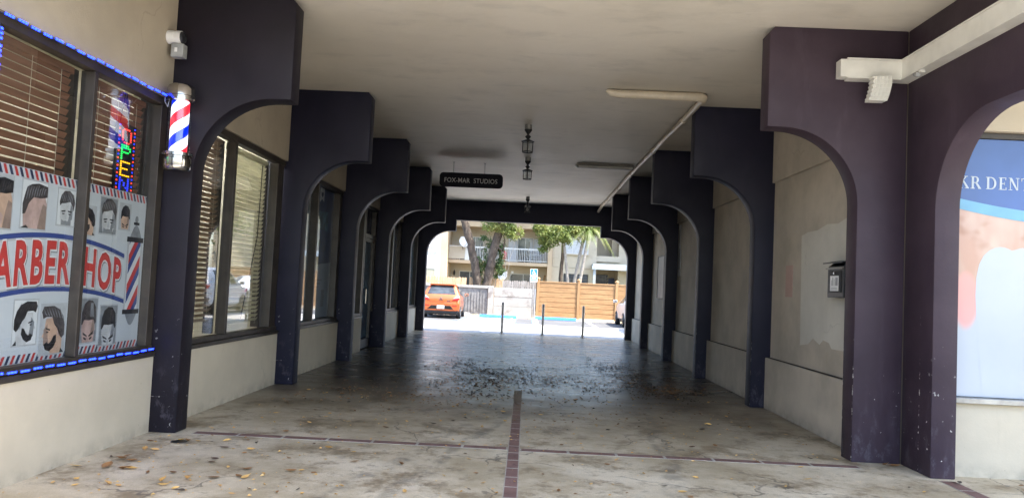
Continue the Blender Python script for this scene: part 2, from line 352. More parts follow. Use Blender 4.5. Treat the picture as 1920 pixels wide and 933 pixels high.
def mk_mouth():
    t = NT('decal_smile_print'); x, y, z = t.sep()
    f = t.ramp(t.noise(2.2, 3, .5, t.mapping((1, 1, .55))), .35, .65)
    c = t.mix(f, (.50, .30, .235), (.58, .45, .39))
    c = t.mix(t.math('MULTIPLY', t.math('MULTIPLY', t.ramp(t.noise(3.4, 2, .4, t.mapping((1.2, 1, 1.6), loc=(3, 0, 1))), .50, .72), t.ramp(z, 1.15, 1.5)), .85), c, (.36, .17, .11))
    def blob(cx, cz, rx, rz):
        a = t.math('MULTIPLY', t.math('ADD', x, -cx), 1 / rx); b = t.math('MULTIPLY', t.math('ADD', z, -cz), 1 / rz)
        return t.ramp(t.math('ADD', t.math('MULTIPLY', a, a), t.math('MULTIPLY', b, b)), 1.25, .55)
    w = t.ramp(t.math('ADD', z, t.math('MULTIPLY_ADD', t.noise(2.5, 2), .3, -.15)), 1.0, .62)
    c = t.mix(w, c, (.44, .48, .54))
    c = t.mix(t.math('MULTIPLY', blob(-1.03, .86, .115, .26), .9), c, (.72, .34, .32))
    t.color(c); t.rough(.18)
    return t.m
M['smile'] = mk_mouth()
M['lip'] = plain('decal_lip', (.70, .33, .33), .18, 0, .12, 3)

# ------------------------------------------------------------------ mesh helpers
def wloc(o):
    v = Vector((0, 0, 0))
    while o is not None: v = v + o.location; o = o.parent
    return v

class MB:
    def __init__(s): s.v = []; s.f = []; s.mi = []; s.cur = 0
    def m(s, i): s.cur = i; return s
    def add(s, vs, fs):
        b = len(s.v); s.v += [tuple(p) for p in vs]
        for f in fs: s.f.append([b + i for i in f]); s.mi.append(s.cur)
        return s
    def box(s, x0, x1, y0, y1, z0, z1):
        if x0 > x1: x0, x1 = x1, x0
        if y0 > y1: y0, y1 = y1, y0
        if z0 > z1: z0, z1 = z1, z0
        v = [(x0, y0, z0), (x1, y0, z0), (x1, y1, z0), (x0, y1, z0), (x0, y0, z1), (x1, y0, z1), (x1, y1, z1), (x0, y1, z1)]
        return s.add(v, [(3, 2, 1, 0), (4, 5, 6, 7), (0, 1, 5, 4), (1, 2, 6, 5), (2, 3, 7, 6), (3, 0, 4, 7)])
    def prism(s, poly, ax, a, b):
        """poly: 2-D outline; ax 'y' -> (x,z), 'x' -> (y,z), 'z' -> (x,y)"""
        def P(p, h): return (p[0], h, p[1]) if ax == 'y' else (h, p[0], p[1]) if ax == 'x' else (p[0], p[1], h)
        n = len(poly); v = [P(p, a) for p in poly] + [P(p, b) for p in poly]
        f = [tuple(range(n)), tuple(range(2 * n - 1, n - 1, -1))]
        f += [(i, i + n, (i + 1) % n + n, (i + 1) % n) for i in range(n)]
        return s.add(v, f)
    def poly(s, pts): return s.add(pts, [tuple(range(len(pts)))])
    def tube(s, pts, r, n=8, cap=True):
        pts = [Vector(p) for p in pts]; rr = r if isinstance(r, (list, tuple)) else [r] * len(pts)
        rings = []; up = None
        for i, p in enumerate(pts):
            d = (pts[min(i + 1, len(pts) - 1)] - pts[max(i - 1, 0)])
            if d.length < 1e-9: d = Vector((0, 0, 1))
            d.normalize()
            if up is None:
                up = Vector((0, 0, 1)) if abs(d.z) < .9 else Vector((1, 0, 0))
            a = d.cross(up)
            if a.length < 1e-6: a = d.cross(Vector((0, 1, 0)))
            a.normalize(); b = a.cross(d).normalized(); up = b
            rings.append([p + (a * math.cos(2 * PI * k / n) + b * math.sin(2 * PI * k / n)) * rr[i] for k in range(n)])
        v = [q for g in rings for q in g]; f = []
        for i in range(len(pts) - 1):
            for k in range(n):
                f.append((i * n + k, i * n + (k + 1) % n, (i + 1) * n + (k + 1) % n, (i + 1) * n + k))
        if cap: f += [tuple(range(n - 1, -1, -1)), tuple((len(pts) - 1) * n + k for k in range(n))]
        return s.add(v, f)
    def lathe(s, prof, c=(0, 0, 0), n=16, ax='z'):
        v = []; f = []
        for (r, h) in prof:
            for k in range(n):
                a = 2 * PI * k / n; u, w = r * math.cos(a), r * math.sin(a)
                v.append((c[0] + u, c[1] + w, c[2] + h) if ax == 'z' else (c[0] + h, c[1] + u, c[2] + w) if ax == 'x' else (c[0] + u, c[1] + h, c[2] + w))
        for i in range(len(prof) - 1):
            for k in range(n): f.append((i * n + k, i * n + (k + 1) % n, (i + 1) * n + (k + 1) % n, (i + 1) * n + k))
        f += [tuple(range(n - 1, -1, -1)), tuple((len(prof) - 1) * n + k for k in range(n))]
        return s.add(v, f)
    def build(s, name, mat, parent=None, smooth=False, bevel=0, origin=None, keep=False):
        me = bpy.data.meshes.new(name)
        if parent is not None: o0 = wloc(parent)
        elif origin is not None: o0 = Vector(origin)
        elif keep: o0 = Vector((0, 0, 0))
        else:
            xs = [p[0] for p in s.v]; ys = [p[1] for p in s.v]; zs = [p[2] for p in s.v]
            o0 = Vector(((min(xs) + max(xs)) / 2, (min(ys) + max(ys)) / 2, min(zs)))
        me.from_pydata([tuple(Vector(p) - o0) for p in s.v], [], s.f)
        mats = mat if isinstance(mat, (list, tuple)) else [mat]
        for k in mats: me.materials.append(M[k] if isinstance(k, str) else k)
        for p, i in zip(me.polygons, s.mi): p.material_index = min(i, len(mats) - 1)
        bm = bmesh.new(); bm.from_mesh(me)
        if len(bm.faces) < 20000: bmesh.ops.recalc_face_normals(bm, faces=bm.faces)
        if bevel:
            ed = [e for e in bm.edges if len(e.link_faces) == 2 and e.calc_face_angle(0) > R(50)]
            bmesh.ops.bevel(bm, geom=ed, offset=bevel, segments=2, profile=.5, affect='EDGES', clamp_overlap=True)
        bm.to_mesh(me); bm.free()
        if smooth:
            for p in me.polygons: p.use_smooth = True
            me.set_sharp_from_angle(angle=R(38))
        o = bpy.data.objects.new(name, me); col.objects.link(o)
        o.location = (0, 0, 0) if parent is not None else o0
        if parent is not None: o.parent = parent
        return o

def tag(o, label=None, cat=None, group=None, kind=None):
    if label: o['label'] = label
    if cat: o['category'] = cat
    if group: o['group'] = group
    if kind: o['kind'] = kind
    return o

def thing(name, label, cat, loc=(0, 0, 0), group=None):
    o = bpy.data.objects.new(name, None); col.objects.link(o); o.location = loc
    o.empty_display_size = .2
    return tag(o, label, cat, group)

def copy_tree(o, parent=None):
    c = o.copy(); col.objects.link(c); c.parent = parent
    for ch in list(o.children): copy_tree(ch, c)
    return c

def text_shape(s, size=1.0, offset=0.0, space=1.0, shear=0.0):
    """letter outlines of the built-in font as flat (verts, faces) in the xy plane, with the width"""
    cu = bpy.data.curves.new('txt', 'FONT'); cu.body = s; cu.size = size; cu.offset = offset
    cu.space_character = space; cu.resolution_u = 3; cu.shear = shear; cu.fill_mode = 'FRONT'
    ob = bpy.data.objects.new('txt', cu); col.objects.link(ob)
    dg = bpy.context.evaluated_depsgraph_get(); me = bpy.data.meshes.new_from_object(ob.evaluated_get(dg))
    vs = [tuple(v.co) for v in me.vertices]; fs = [tuple(p.vertices) for p in me.polygons]
    bpy.data.objects.remove(ob); bpy.data.curves.remove(cu); bpy.data.meshes.remove(me)
    return vs, fs
# ------------------------------------------------------------------ the setting: ground, floor, ceiling
def sheet(name, x0, x1, y0, y1, z, mat, nx=1, ny=1):
    b = MB()
    for i in range(nx):
        for j in range(ny):
            a, c = x0 + (x1 - x0) * i / nx, x0 + (x1 - x0) * (i + 1) / nx
            d, e = y0 + (y1 - y0) * j / ny, y0 + (y1 - y0) * (j + 1) / ny
            b.poly([(a, d, z), (c, d, z), (c, e, z), (a, e, z)])
    o = b.build(name, mat); tag(o, kind='structure'); return o
sheet('ground', -400, 400, -400, 400, -.02, 'earth')
sheet('street', -60, 60, -14, -3.2, -.012, 'asphalt')
sheet('sidewalk', -60, 60, -3.2, 3.4, -.006, 'sidewalk')
sheet('passage_floor', -3.6, 9.6, 3.4, 24.15, 0, 'floor')
sheet('parking_lot', -34, 34, 24.15, 36.9, -.008, 'asphalt')
sheet('concrete_apron', -34, 34, 24.15, 31.2, -.004, 'lotconc')

def strip(name, quads, zt):
    """brick soldier courses let into the floor: mortar bed and single bricks in one inlay"""
    b = MB()
    for (x0, x1, y0, y1) in quads: b.m(1).box(x0, x1, y0, y1, -.02, zt)
    for (x0, x1, y0, y1) in quads:
        w, l = x1 - x0, y1 - y0
        if l > w:
            n = round(l / .30); s = l / n
            for i in range(n): b.m(0).box(x0 + .008, x1 - .008, y0 + i * s + .011, y0 + (i + 1) * s - .011, -.01, zt + rnd.uniform(.0005, .0012))
        else:
            n = round(w / .44); s = w / n
            for i in range(n): b.m(0).box(x0 + i * s + .013, x0 + (i + 1) * s - .013, y0 + .008, y1 - .008, -.01, zt + rnd.uniform(.0005, .0012))
    o = b.build(name, ['brick', 'mortar']); tag(o, kind='structure')
strip('brick_strip', [(-.105, .005, 3.42, 11.1)], .003)
strip('brick_strip', [(-3.05, -.108, 7.08, 7.20)], .0025)
strip('brick_strip', [(.008, 3.12, 7.05, 7.17)], .0025)
strip('brick_strip', [(3.63, 3.77, 4.25, 6.72)], .003)

b = MB()
b.box(-3.6, 9.6, 3.4, 24.2, 4.15, 4.32)
tag(b.build('ceiling', 'ceiling'), kind='structure')

# unseen low mass added overhead, blocks either side (they keep the daylight out)
up = thing('studio_building', 'plum and cream building that spans the drive-through passage', 'building', (0, 13, 4.32))
b = MB(); b.box(-9, 9.6, 3.4, 24.2, 4.325, 4.60); b.build('unseen_roof_mass', 'cream_up', up)
b = MB(); b.box(-9.1, 9.7, 3.3, 24.3, 4.602, 4.68); b.build('roof', 'conc_wall', up)
b = MB(); b.box(-9, -8.8, 3.4, 24.2, 0, 4.32); b.box(-8.8, -3.72, 23.9, 24.15, 0, 4.32); b.box(-8.8, -3.72, 3.4, 3.6, 0, 4.32); b.box(-8.8, -3.72, 3.6, 23.9, 3.75, 4.32)
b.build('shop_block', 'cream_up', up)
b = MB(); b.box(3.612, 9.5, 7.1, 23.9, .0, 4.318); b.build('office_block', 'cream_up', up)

# ------------------------------------------------------------------ the dark arched frames
ZC, ZH, ZB = 4.15, 3.165, 3.52
def bracket_pts(side, xw):
    """half-frame outline from wall to haunch, in (x, z)"""
    if side > 0: cx, r, xh = 2.415, .725, 2.26
    else: cx, r, xh = 2.46, .735, 2.305
    cz = ZH - r
    p = [(xw, 0), (cx + r, 0)]
    for k in range(19):
        a = (PI / 2) * k / 18
        p.append((cx + r * math.cos(a), cz + r * math.sin(a)))
    return p, xh
def frame(side, y, th, label, xw=3.74, mt='paint'):
    p, xh = bracket_pts(side, xw)
    p += [(xh, ZH), (xh, ZC - .055), (xh + .05, ZC), (xw, ZC)]
    b = MB(); b.prism([(side * x, z) for x, z in p], 'y', y, y + th)
    o = b.build('arched_pillar', mt, None, True, .010, origin=(side * 3.15, y + th / 2, 0))
    return tag(o, label, 'pillar', 'arched pillars along the passage')
LY = [7.06, 10.58, 13.97, 17.29, 20.60]
RY = [7.33, 10.60, 14.00, 17.29, 20.72]
lt = ['dark arched pillar with the lit barber pole fixed on its face',
      'dark arched pillar between blinds window and blue poster window',
      'dark arched pillar between the blue poster window and the glass door bay',
      'dark arched pillar just beyond the glass shop door',
      'dark arched pillar before the colourful end window, shop side, second from far opening']
rt = ['purple lit arched pillar carrying the white duct and corner downspout',
      'dark arched pillar just beyond the pale wall bay with the mailbox',
      'dark arched pillar third along the blank stucco wall, past the streaked bay',
      'dark arched pillar just before the framed dark notice on stucco wall',
      'dark arched pillar beyond the dark notice, one before the far portal']
for i, y in enumerate(LY): frame(-1, y, .245, lt[i], 3.74, 'aubergine' if i == 0 else 'paint')
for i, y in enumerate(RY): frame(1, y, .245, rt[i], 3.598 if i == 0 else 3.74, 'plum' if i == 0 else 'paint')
pr, xr = bracket_pts(1, 3.74); pl, xl = bracket_pts(-1, 3.74)
P = pr + [(xr, ZH), (xr, ZB)] + [(-x, z) for x, z in reversed(pl + [(xl, ZH), (xl, ZB)])] + [(-3.74, ZC), (3.74, ZC)]
b = MB(); b.prism(P, 'y', 23.85, 24.12)
tag(b.build('portal_frame', 'paint', None, True, .01, origin=(0, 23.98, 0)), 'dark arched portal with full beam at the far bright opening', 'portal')

# ------------------------------------------------------------------ shop fronts on the barber side
XG = -3.535
def shop_front(label, y0, y1, members, panes, door=None, wall0=None, frame_m='bronze'):
    """one bay: knee wall, fascia, metal window frame with mullions, panes"""
    t = thing('shop_front', label, 'shop front', (-3.5, (y0 + y1) / 2, 0), 'shop front bays on the barber side')
    kw_end = door[0] if door else y1
    b = MB(); b.box(-3.71, -3.44, y0, kw_end, 0, .70); b.build('knee_wall', 'cream', t)
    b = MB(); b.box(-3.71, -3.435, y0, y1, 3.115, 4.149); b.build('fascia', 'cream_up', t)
    ws = wall0 if wall0 else y0
    if wall0: b = MB(); b.box(-3.71, -3.442, y0, wall0, .702, 3.113); b.build('side_wall', 'cream', t)
    b = MB(); b.box(-3.58, -3.425, ws, kw_end - .002, .702, .745); b.build('sill', 'bronze', t, False, .004)
    b = MB()
    b.box(-3.56, -3.462, ws, kw_end, .747, .80)
    b.box(-3.56, -3.46, ws, y1, 3.04, 3.113)
    for (a, c) in members: b.box(-3.575, -3.462, a, c, .802, 3.038)
    fr = b.build('window_frame', frame_m, t, False, .004)
    for (a, c) in members:      # lighter inner stop next to each member
        b = MB(); b.box(-3.534, -3.49, c + .001, c + .016, .803, 3.037); b.build('glazing_stop', 'bronze_lit', fr)
        b = MB(); b.box(-3.70, -3.60, a - .05, a + .01, .803, 3.037); b.build('dark_gap_strip', 'bronze', fr)  # dark strip standing in for the shaded gap beside the blind
    for (a, c) in panes:
        b = MB(); b.poly([(XG, a, .79), (XG, c, .79), (XG, c, 3.05), (XG, a, 3.05)]); b.build('pane', 'glass', fr)
    return t
sf0 = shop_front('cream barber shop front with blue LED strips and poster window', 3.42, 7.05, [(4.69, 4.748), (5.835, 5.885), (6.93, 7.04)], [(4.748, 5.835), (5.885, 6.93)], wall0=4.69)
sf1 = shop_front('shop front bay with pale blinds and car reflections in glass', 7.31, 10.575, [(7.32, 7.45), (8.74, 8.81), (10.26, 10.50)], [(7.45, 8.74), (8.81, 10.26)])
sf2 = shop_front('shop front bay whose window carries the blue poster and ribbon', 10.83, 13.965, [(10.84, 10.95), (12.30, 12.37), (13.72, 13.90)], [(10.95, 12.30), (12.37, 13.72)])
sf3 = shop_front('shop front bay with the narrow window and dark glass door', 14.22, 17.285, [(14.23, 14.34), (15.86, 16.0), (16.02, 16.09), (17.08, 17.2)], [(14.34, 15.86)], door=(16.0, 17.1))
sf4 = shop_front('shop front bay beyond the door, plain dark window', 17.54, 20.595, [(17.55, 17.66), (19.35, 19.5), (20.46, 20.58)], [(17.66, 19.35), (19.5, 20.46)])
sf5 = shop_front('end shop front bay with colourful window nearest the portal', 20.85, 23.845, [(20.86, 20.97), (22.3, 22.42), (23.6, 23.8)], [(20.97, 22.3), (22.42, 23.6)])
# the door of the fourth bay
b = MB(); b.box(-3.54, -3.48, 16.10, 16.16, .03, 2.40); b.box(-3.54, -3.48, 17.01, 17.07, .03, 2.40)
b.box(-3.54, -3.48, 16.161, 17.009, .03, .22); b.box(-3.54, -3.48, 16.161, 17.009, 2.33, 2.40)
d = b.build('door', 'bronze', sf3)
b = MB(); b.poly([(-3.51, 16.15, .21), (-3.51, 17.02, .21), (-3.51, 17.02, 2.34), (-3.51, 16.15, 2.34)]); b.build('pane', 'glass', d)
b = MB(); b.tube([(-3.48, 16.2, 1.0), (-3.42, 16.2, 1.0), (-3.42, 16.2, 1.3), (-3.48, 16.2, 1.3)], .012, 8); b.build('handle', 'chrome', d, True)
b = MB(); b.box(-3.55, -3.47, 16.09, 17.08, 2.41, 2.49); b.build('transom_bar', 'bronze', sf3)
b = MB(); b.poly([(-3.51, 16.08, 2.48), (-3.51, 17.09, 2.48), (-3.51, 17.09, 3.05), (-3.51, 16.08, 3.05)]); b.build('transom_pane', 'glass', sf3)

# rooms behind the glass
def room(y0, y1, mt, x1=-6.6):
    b = MB()
    b.box(x1 - .1, x1, y0, y1, 0, 3.7); b.box(x1, -3.72, y0, y0 + .08, 0, 3.7); b.box(x1, -3.72, y1 - .08, y1, 0, 3.7)
    b.box(x1, -3.72, y0 + .08, y1 - .08, -.03, .012); b.box(x1, -3.72, y0 + .08, y1 - .08, 3.6, 3.7)
    tag(b.build('interior_walls', mt), kind='structure')
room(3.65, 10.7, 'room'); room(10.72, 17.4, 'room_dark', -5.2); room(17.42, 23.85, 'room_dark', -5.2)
for xx, yy, ll in ((-5.6, 5.6, 'ceiling tube lamp glowing inside the barber shop behind brown blinds'), (-4.7, 9.6, 'ceiling tube lamp glowing behind the pale blinds')):
    t = thing('tube_lamp', ll, 'lamp', (xx, yy, 3.5), 'lit tube lamps inside the barber shop')
    b = MB(); b.box(xx - .08, xx + .08, yy - .65, yy + .65, 3.52, 3.598); b.build('housing', 'white_plastic', t)
    b = MB(); b.tube([(xx, yy - .6, 3.495), (xx, yy + .6, 3.495)], .014, 8); b.build('tube', 'tube_bright' if yy > 8 else 'tube_lit', t)

# blinds
def blind(label, y0, y1, z0, pitch, tilt, mat, sag=0):
    t = thing('window_blind', label, 'blind', (-3.60, (y0 + y1) / 2, z0), 'blinds hanging inside the barber windows')
    b = MB(); z = 2.98; w = .048
    while z > z0:
        dx, dz = math.cos(tilt) * w / 2, math.sin(tilt) * w / 2
        j = rnd.uniform(-.0025, .0025); k = rnd.uniform(-.003, .003)
        x = -3.615
        v = [(x - dx, y0, z + dz + j), (x + dx, y0, z - dz + j), (x + dx, y1, z - dz + k), (x - dx, y1, z + dz + k)]
        v2 = [(p[0] + .002 * math.sin(tilt), p[1], p[2] + .0025) for p in v]
        b.add(v + v2, [(0, 1, 2, 3), (7, 6, 5, 4), (0, 4, 5, 1), (1, 5, 6, 2), (2, 6, 7, 3), (3, 7, 4, 0)])
        z -= pitch
    b.build('slats', mat, t)
    b = MB(); b.box(-3.65, -3.585, y0, y1, 2.985, 3.035); b.build('headrail', mat, t)
    b = MB()
    for yy in (y0 + .15, (y0 + y1) / 2, y1 - .15): b.tube([(-3.588, yy, 2.99), (-3.588, yy, z0)], .002, 5)
    b.build('cord', 'slat_cream', t)
    return t
blind('brown slatted blind behind the wider poster pane of barber window', 4.78, 5.76, .86, .060, R(-62), 'slat_brown')
blind('brown slatted blind behind the illuminated open sign', 5.97, 6.87, .86, .060, R(-62), 'slat_brown')
blind('tan slatted blind with bright gaps beside the barber pole pillar', 7.50, 8.66, .95, .056, R(-45), 'slat_tan')
blind('pale cream slatted blind, the lightest, next to second pillar', 8.90, 10.20, .86, .056, R(-55), 'slat_cream')
b = MB(); b.tube([(-3.57, 9.95, 2.95), (-3.565, 9.9, 2.0), (-3.55, 9.45, .95)], .006, 6)
tag(b.build('blind_wand', 'black_metal', None, True), 'thin dark wand hanging askew before the pale blind', 'wand')

# posters of the other bays, behind the glass
def board(name, label, cat, y0, y1, z0, z1, x, mat, t=.006):
    o = thing(name, label, cat, (x, (y0 + y1) / 2, z0))
    b = MB(); b.box(x - t, x, y0, y1, z0, z1); b.build('panel', mat, o)
    return o
bp = board('window_poster', 'tall window poster, deep blue top over pale lower half', 'poster', 12.44, 13.62, .82, 3.03, -3.552, 'poster_pale')
b = MB(); b.prism([(12.44, 1.70), (13.0, 1.74), (13.62, 1.78), (13.62, 3.03), (12.44, 3.03)], 'x', -3.551, -3.549); b.build('blue_field', 'poster_blue', bp)
b = MB(); b.prism([(12.55, 2.30), (13.0, 2.33), (13.3, 2.3), (13.3, 2.65), (12.55, 2.62)], 'x', -3.5485, -3.5475); b.build('blue_print', 'poster_teal', bp)
b = MB()
for k in range(3): b.box(-3.550, -3.549, 12.6, 13.1 - .1 * k, 1.45 - .06 * k, 1.475 - .06 * k)
b.box(-3.550, -3.549, 13.1, 13.3, 1.0, 1.3); b.build('small_print', 'p_grey', bp)
b = MB(); b.prism([(12.70, 2.78), (12.83, 2.84), (12.96, 2.80), (12.96, 3.03), (12.70, 3.03)], 'x', -3.547, -3.5455)
f = b.build('ribbon', 'p_white', bp)
b = MB(); b.prism([(12.77, 2.90), (12.83, 2.87), (12.89, 2.90), (12.90, 2.97), (12.86, 2.95), (12.80, 2.95), (12.76, 2.97)], 'x', -3.545, -3.544); b.build('emblem', 'p_navy', f)
board('window_poster', 'narrow pale poster behind the first pane of blue poster bay', 'poster', 11.75, 12.19, .82, 2.9, -3.552, 'poster_pale')
board('window_film', 'dark blue film behind the glass shop door', 'film', 16.17, 17.0, .25, 2.32, -3.535, 'poster_teal')
board('window_film', 'deep blue film inside the plain dark window beyond door', 'film', 19.52, 20.44, .82, 3.03, -3.552, 'poster_blue')
o = board('window_graphic', 'blue and white picture film in the end window by portal', 'poster', 22.44, 23.58, .82, 3.03, -3.552, 'poster_teal')
b = MB(); rr = random.Random(3)
for k in range(16):
    y = 22.5 + rr.random() * .95; z = .95 + rr.random() * 1.9; s = .06 + rr.random() * .1
    b.prism([(y + s * math.cos(a * PI / 3) * (.6 + rr.random() * .6), z + s * math.sin(a * PI / 3) * (.7 + rr.random() * .9)) for a in range(6)], 'x', -3.551, -3.548 + k * 1e-4)
b.build('picture_print', 'p_lgrey', o)

# ------------------------------------------------------------------ stucco wall bays on the mailbox side
def wall_bay(label, y0, y1):
    t = thing('stucco_wall', label, 'wall', (3.45, (y0 + y1) / 2, 0), 'stucco wall bays on the mailbox side')
    b = MB(); b.box(3.33, 3.595, y0, y1, 0, .69); b.build('dado', 'greige', t, False, .008)
    b = MB(); b.box(3.352, 3.399, y0 + .02, y1 - .02, .6905, .697); b.build('ledge_grime', 'grime', t)
    b = MB(); b.box(3.40, 3.597, y0, y1, .688, 3.105); b.build('wall_panel', 'greige', t)
    b = MB(); b.box(3.36, 3.596, y0, y1, 3.107, 4.149); b.build('upper_band', 'greige', t, False, .006)
    return t
wb = ['stucco wall bay carrying the black mailbox and a pale repaint patch', 'streaked stucco wall bay after the mailbox bay, bare',
      'stucco wall bay with a torn paper notice at its far edge', 'stucco wall bay holding the framed dark notice', 'bright end stucco wall bay beside the far opening']
for i in range(5): wall_bay(wb[i], RY[i] + .246, (RY + [23.85])[i + 1] - .001)
# repaint patches belong to the first bay's surface
fb = [o for o in col.objects if o.name == 'stucco_wall'][0]
pts = [(8.10, .98), (8.5, .98), (8.58, 1.04), (8.75, 1.06), (8.85, 1.0), (9.05, 1.06), (9.2, .98), (9.47, .95), (9.51, 2.30), (9.3, 2.33), (9.0, 2.33), (8.7, 2.38), (8.4, 2.36), (8.10, 2.42)]
b = MB(); b.prism(pts, 'x', 3.3965, 3.401); b.build('repaint_patch', 'patch', fb)
b = MB(); b.box(3.396, 3.401, 9.79, 10.05, 1.535, 1.943); b.build('pink_patch', 'pink', fb)
o = thing('wall_notice', 'framed dark notice mounted on the fourth stucco bay', 'notice', (3.39, 19.35, 1.4))
b = MB(); b.box(3.385, 3.402, 18.9, 19.74, 1.40, 2.43); b.build('panel', 'dark_poster', o)
b = MB()
for (a, c, d, e) in ((18.87, 18.9, 1.37, 2.46), (19.74, 19.77, 1.37, 2.46), (18.9, 19.74, 1.37, 1.4), (18.9, 19.74, 2.43, 2.46)): b.box(3.375, 3.402, a, c, d, e)
b.build('frame', 'black_metal', o)
o = thing('paper_notice', 'torn grey paper notice at the third bay edge', 'notice', (3.39, 17.1, 1.9))
b = MB(); b.prism([(16.93, 1.92), (17.12, 1.90), (17.2, 1.95), (17.2, 3.05), (17.0, 3.06), (16.98, 2.6), (16.90, 2.4)], 'x', 3.392, 3.401); b.build('panel', 'p_lgrey', o)
b = MB(); b.prism([(17.0, 2.05), (17.16, 2.05), (17.17, 2.5), (17.02, 2.55)], 'x', 3.390, 3.3915); b.box(3.390, 3.3915, 17.05, 17.17, 2.65, 2.95); b.build('print', 'p_grey', o)

# ------------------------------------------------------------------ arcade wall with its arch, and the dental front
b = MB(); zc = 3.13 - .72
def arc_pts():
    p = [(7.33, 0), (6.80, 0)]
    for k in range(17):
        a = PI / 2 * k / 16
        p.append((6.80 - .80 + .80 * math.cos(a), 2.36 + .77 * math.sin(a)))
    for k in range(17):
        a = PI / 2 * (1 - k / 16)
        p.append((5.0 - .80 * math.cos(a), 2.36 + .77 * math.sin(a)))
    p += [(4.2, 0), (3.42, 0), (3.42, ZC), (7.33, ZC)]
    return p
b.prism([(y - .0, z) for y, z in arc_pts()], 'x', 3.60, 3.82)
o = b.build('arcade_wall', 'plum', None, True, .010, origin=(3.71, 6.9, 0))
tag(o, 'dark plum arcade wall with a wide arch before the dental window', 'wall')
t = thing('dental_shop', 'cream shop front of the dental office under the arch', 'shop front', (5.5, 7.0, 0))
b = MB(); b.box(3.822, 9.5, 6.935, 7.09, 0, .655); b.build('knee_wall', 'cream', t)
b = MB(); b.box(3.822, 9.5, 6.86, 7.09, .657, .705); b.build('sill', 'galv', t, False, .005)
b = MB(); b.box(3.822, 9.5, 6.86, 7.09, 3.10, 4.149); b.build('fascia', 'cream', t, False, .01)
b = MB(); b.box(3.822, 9.5, 6.93, 7.0, 3.045, 3.098); b.box(3.822, 3.86, 6.93, 7.0, .707, 3.043); b.build('window_frame', 'bronze', t)
# the decal across the window
g = thing('dental_window_graphic', 'large blue window graphic with white tooth and serif lettering', 'window graphic', (5.0, 6.95, .71))
YD = 6.955
b = MB(); b.box(3.865, 7.6, YD, YD + .01, .71, 3.04); b.build('smile_print', 'smile', g)
def crv(x, a, c): return a + c * ((x - 5.1) / 1.2) ** 2
xs = [3.865 + i * .125 for i in range(31)]
b = MB(); b.prism([(x, max(2.355, crv(x, 2.36, .125))) for x in xs if x <= 7.6] + [(7.6, 3.04), (3.865, 3.04)], 'y', YD - .002, YD - .0002); b.build('blue_field', 'd_blue', g)
b = MB(); b.prism([(x, crv(x, 2.27, .125)) for x in xs] + [(x, crv(x, 2.37, .12)) for x in reversed(xs)], 'y', YD - .004, YD - .0022); b.build('swoosh', 'd_cyan', g)
b = MB()
tooth = [(4.13, .73), (4.10, 1.0), (4.07, 1.35), (4.055, 1.62), (4.062, 1.78), (4.085, 1.90), (4.125, 1.98), (4.175, 2.03), (4.225, 2.055), (4.27, 2.065), (4.31, 2.062), (4.345, 2.05), (4.375, 2.035), (4.41, 2.045), (4.45, 2.06), (4.52, 2.068), (4.60, 2.06), (4.68, 2.035), (4.76, 1.99), (4.83, 1.91), (4.87, 1.8), (4.88, 1.62), (4.87, 1.35), (4.84, 1.0), (4.80, .73)]
b.poly([(x, YD - .0012, z) for x, z in tooth]); b.build('tooth', 'd_white', g)
b = MB(); b.lathe([(.062, -.003), (.062, 0), (.05, 0), (.05, -.003)], (4.545, YD - .002, 2.93), 24, 'y'); b.build('logo_ring', 'd_white', g)
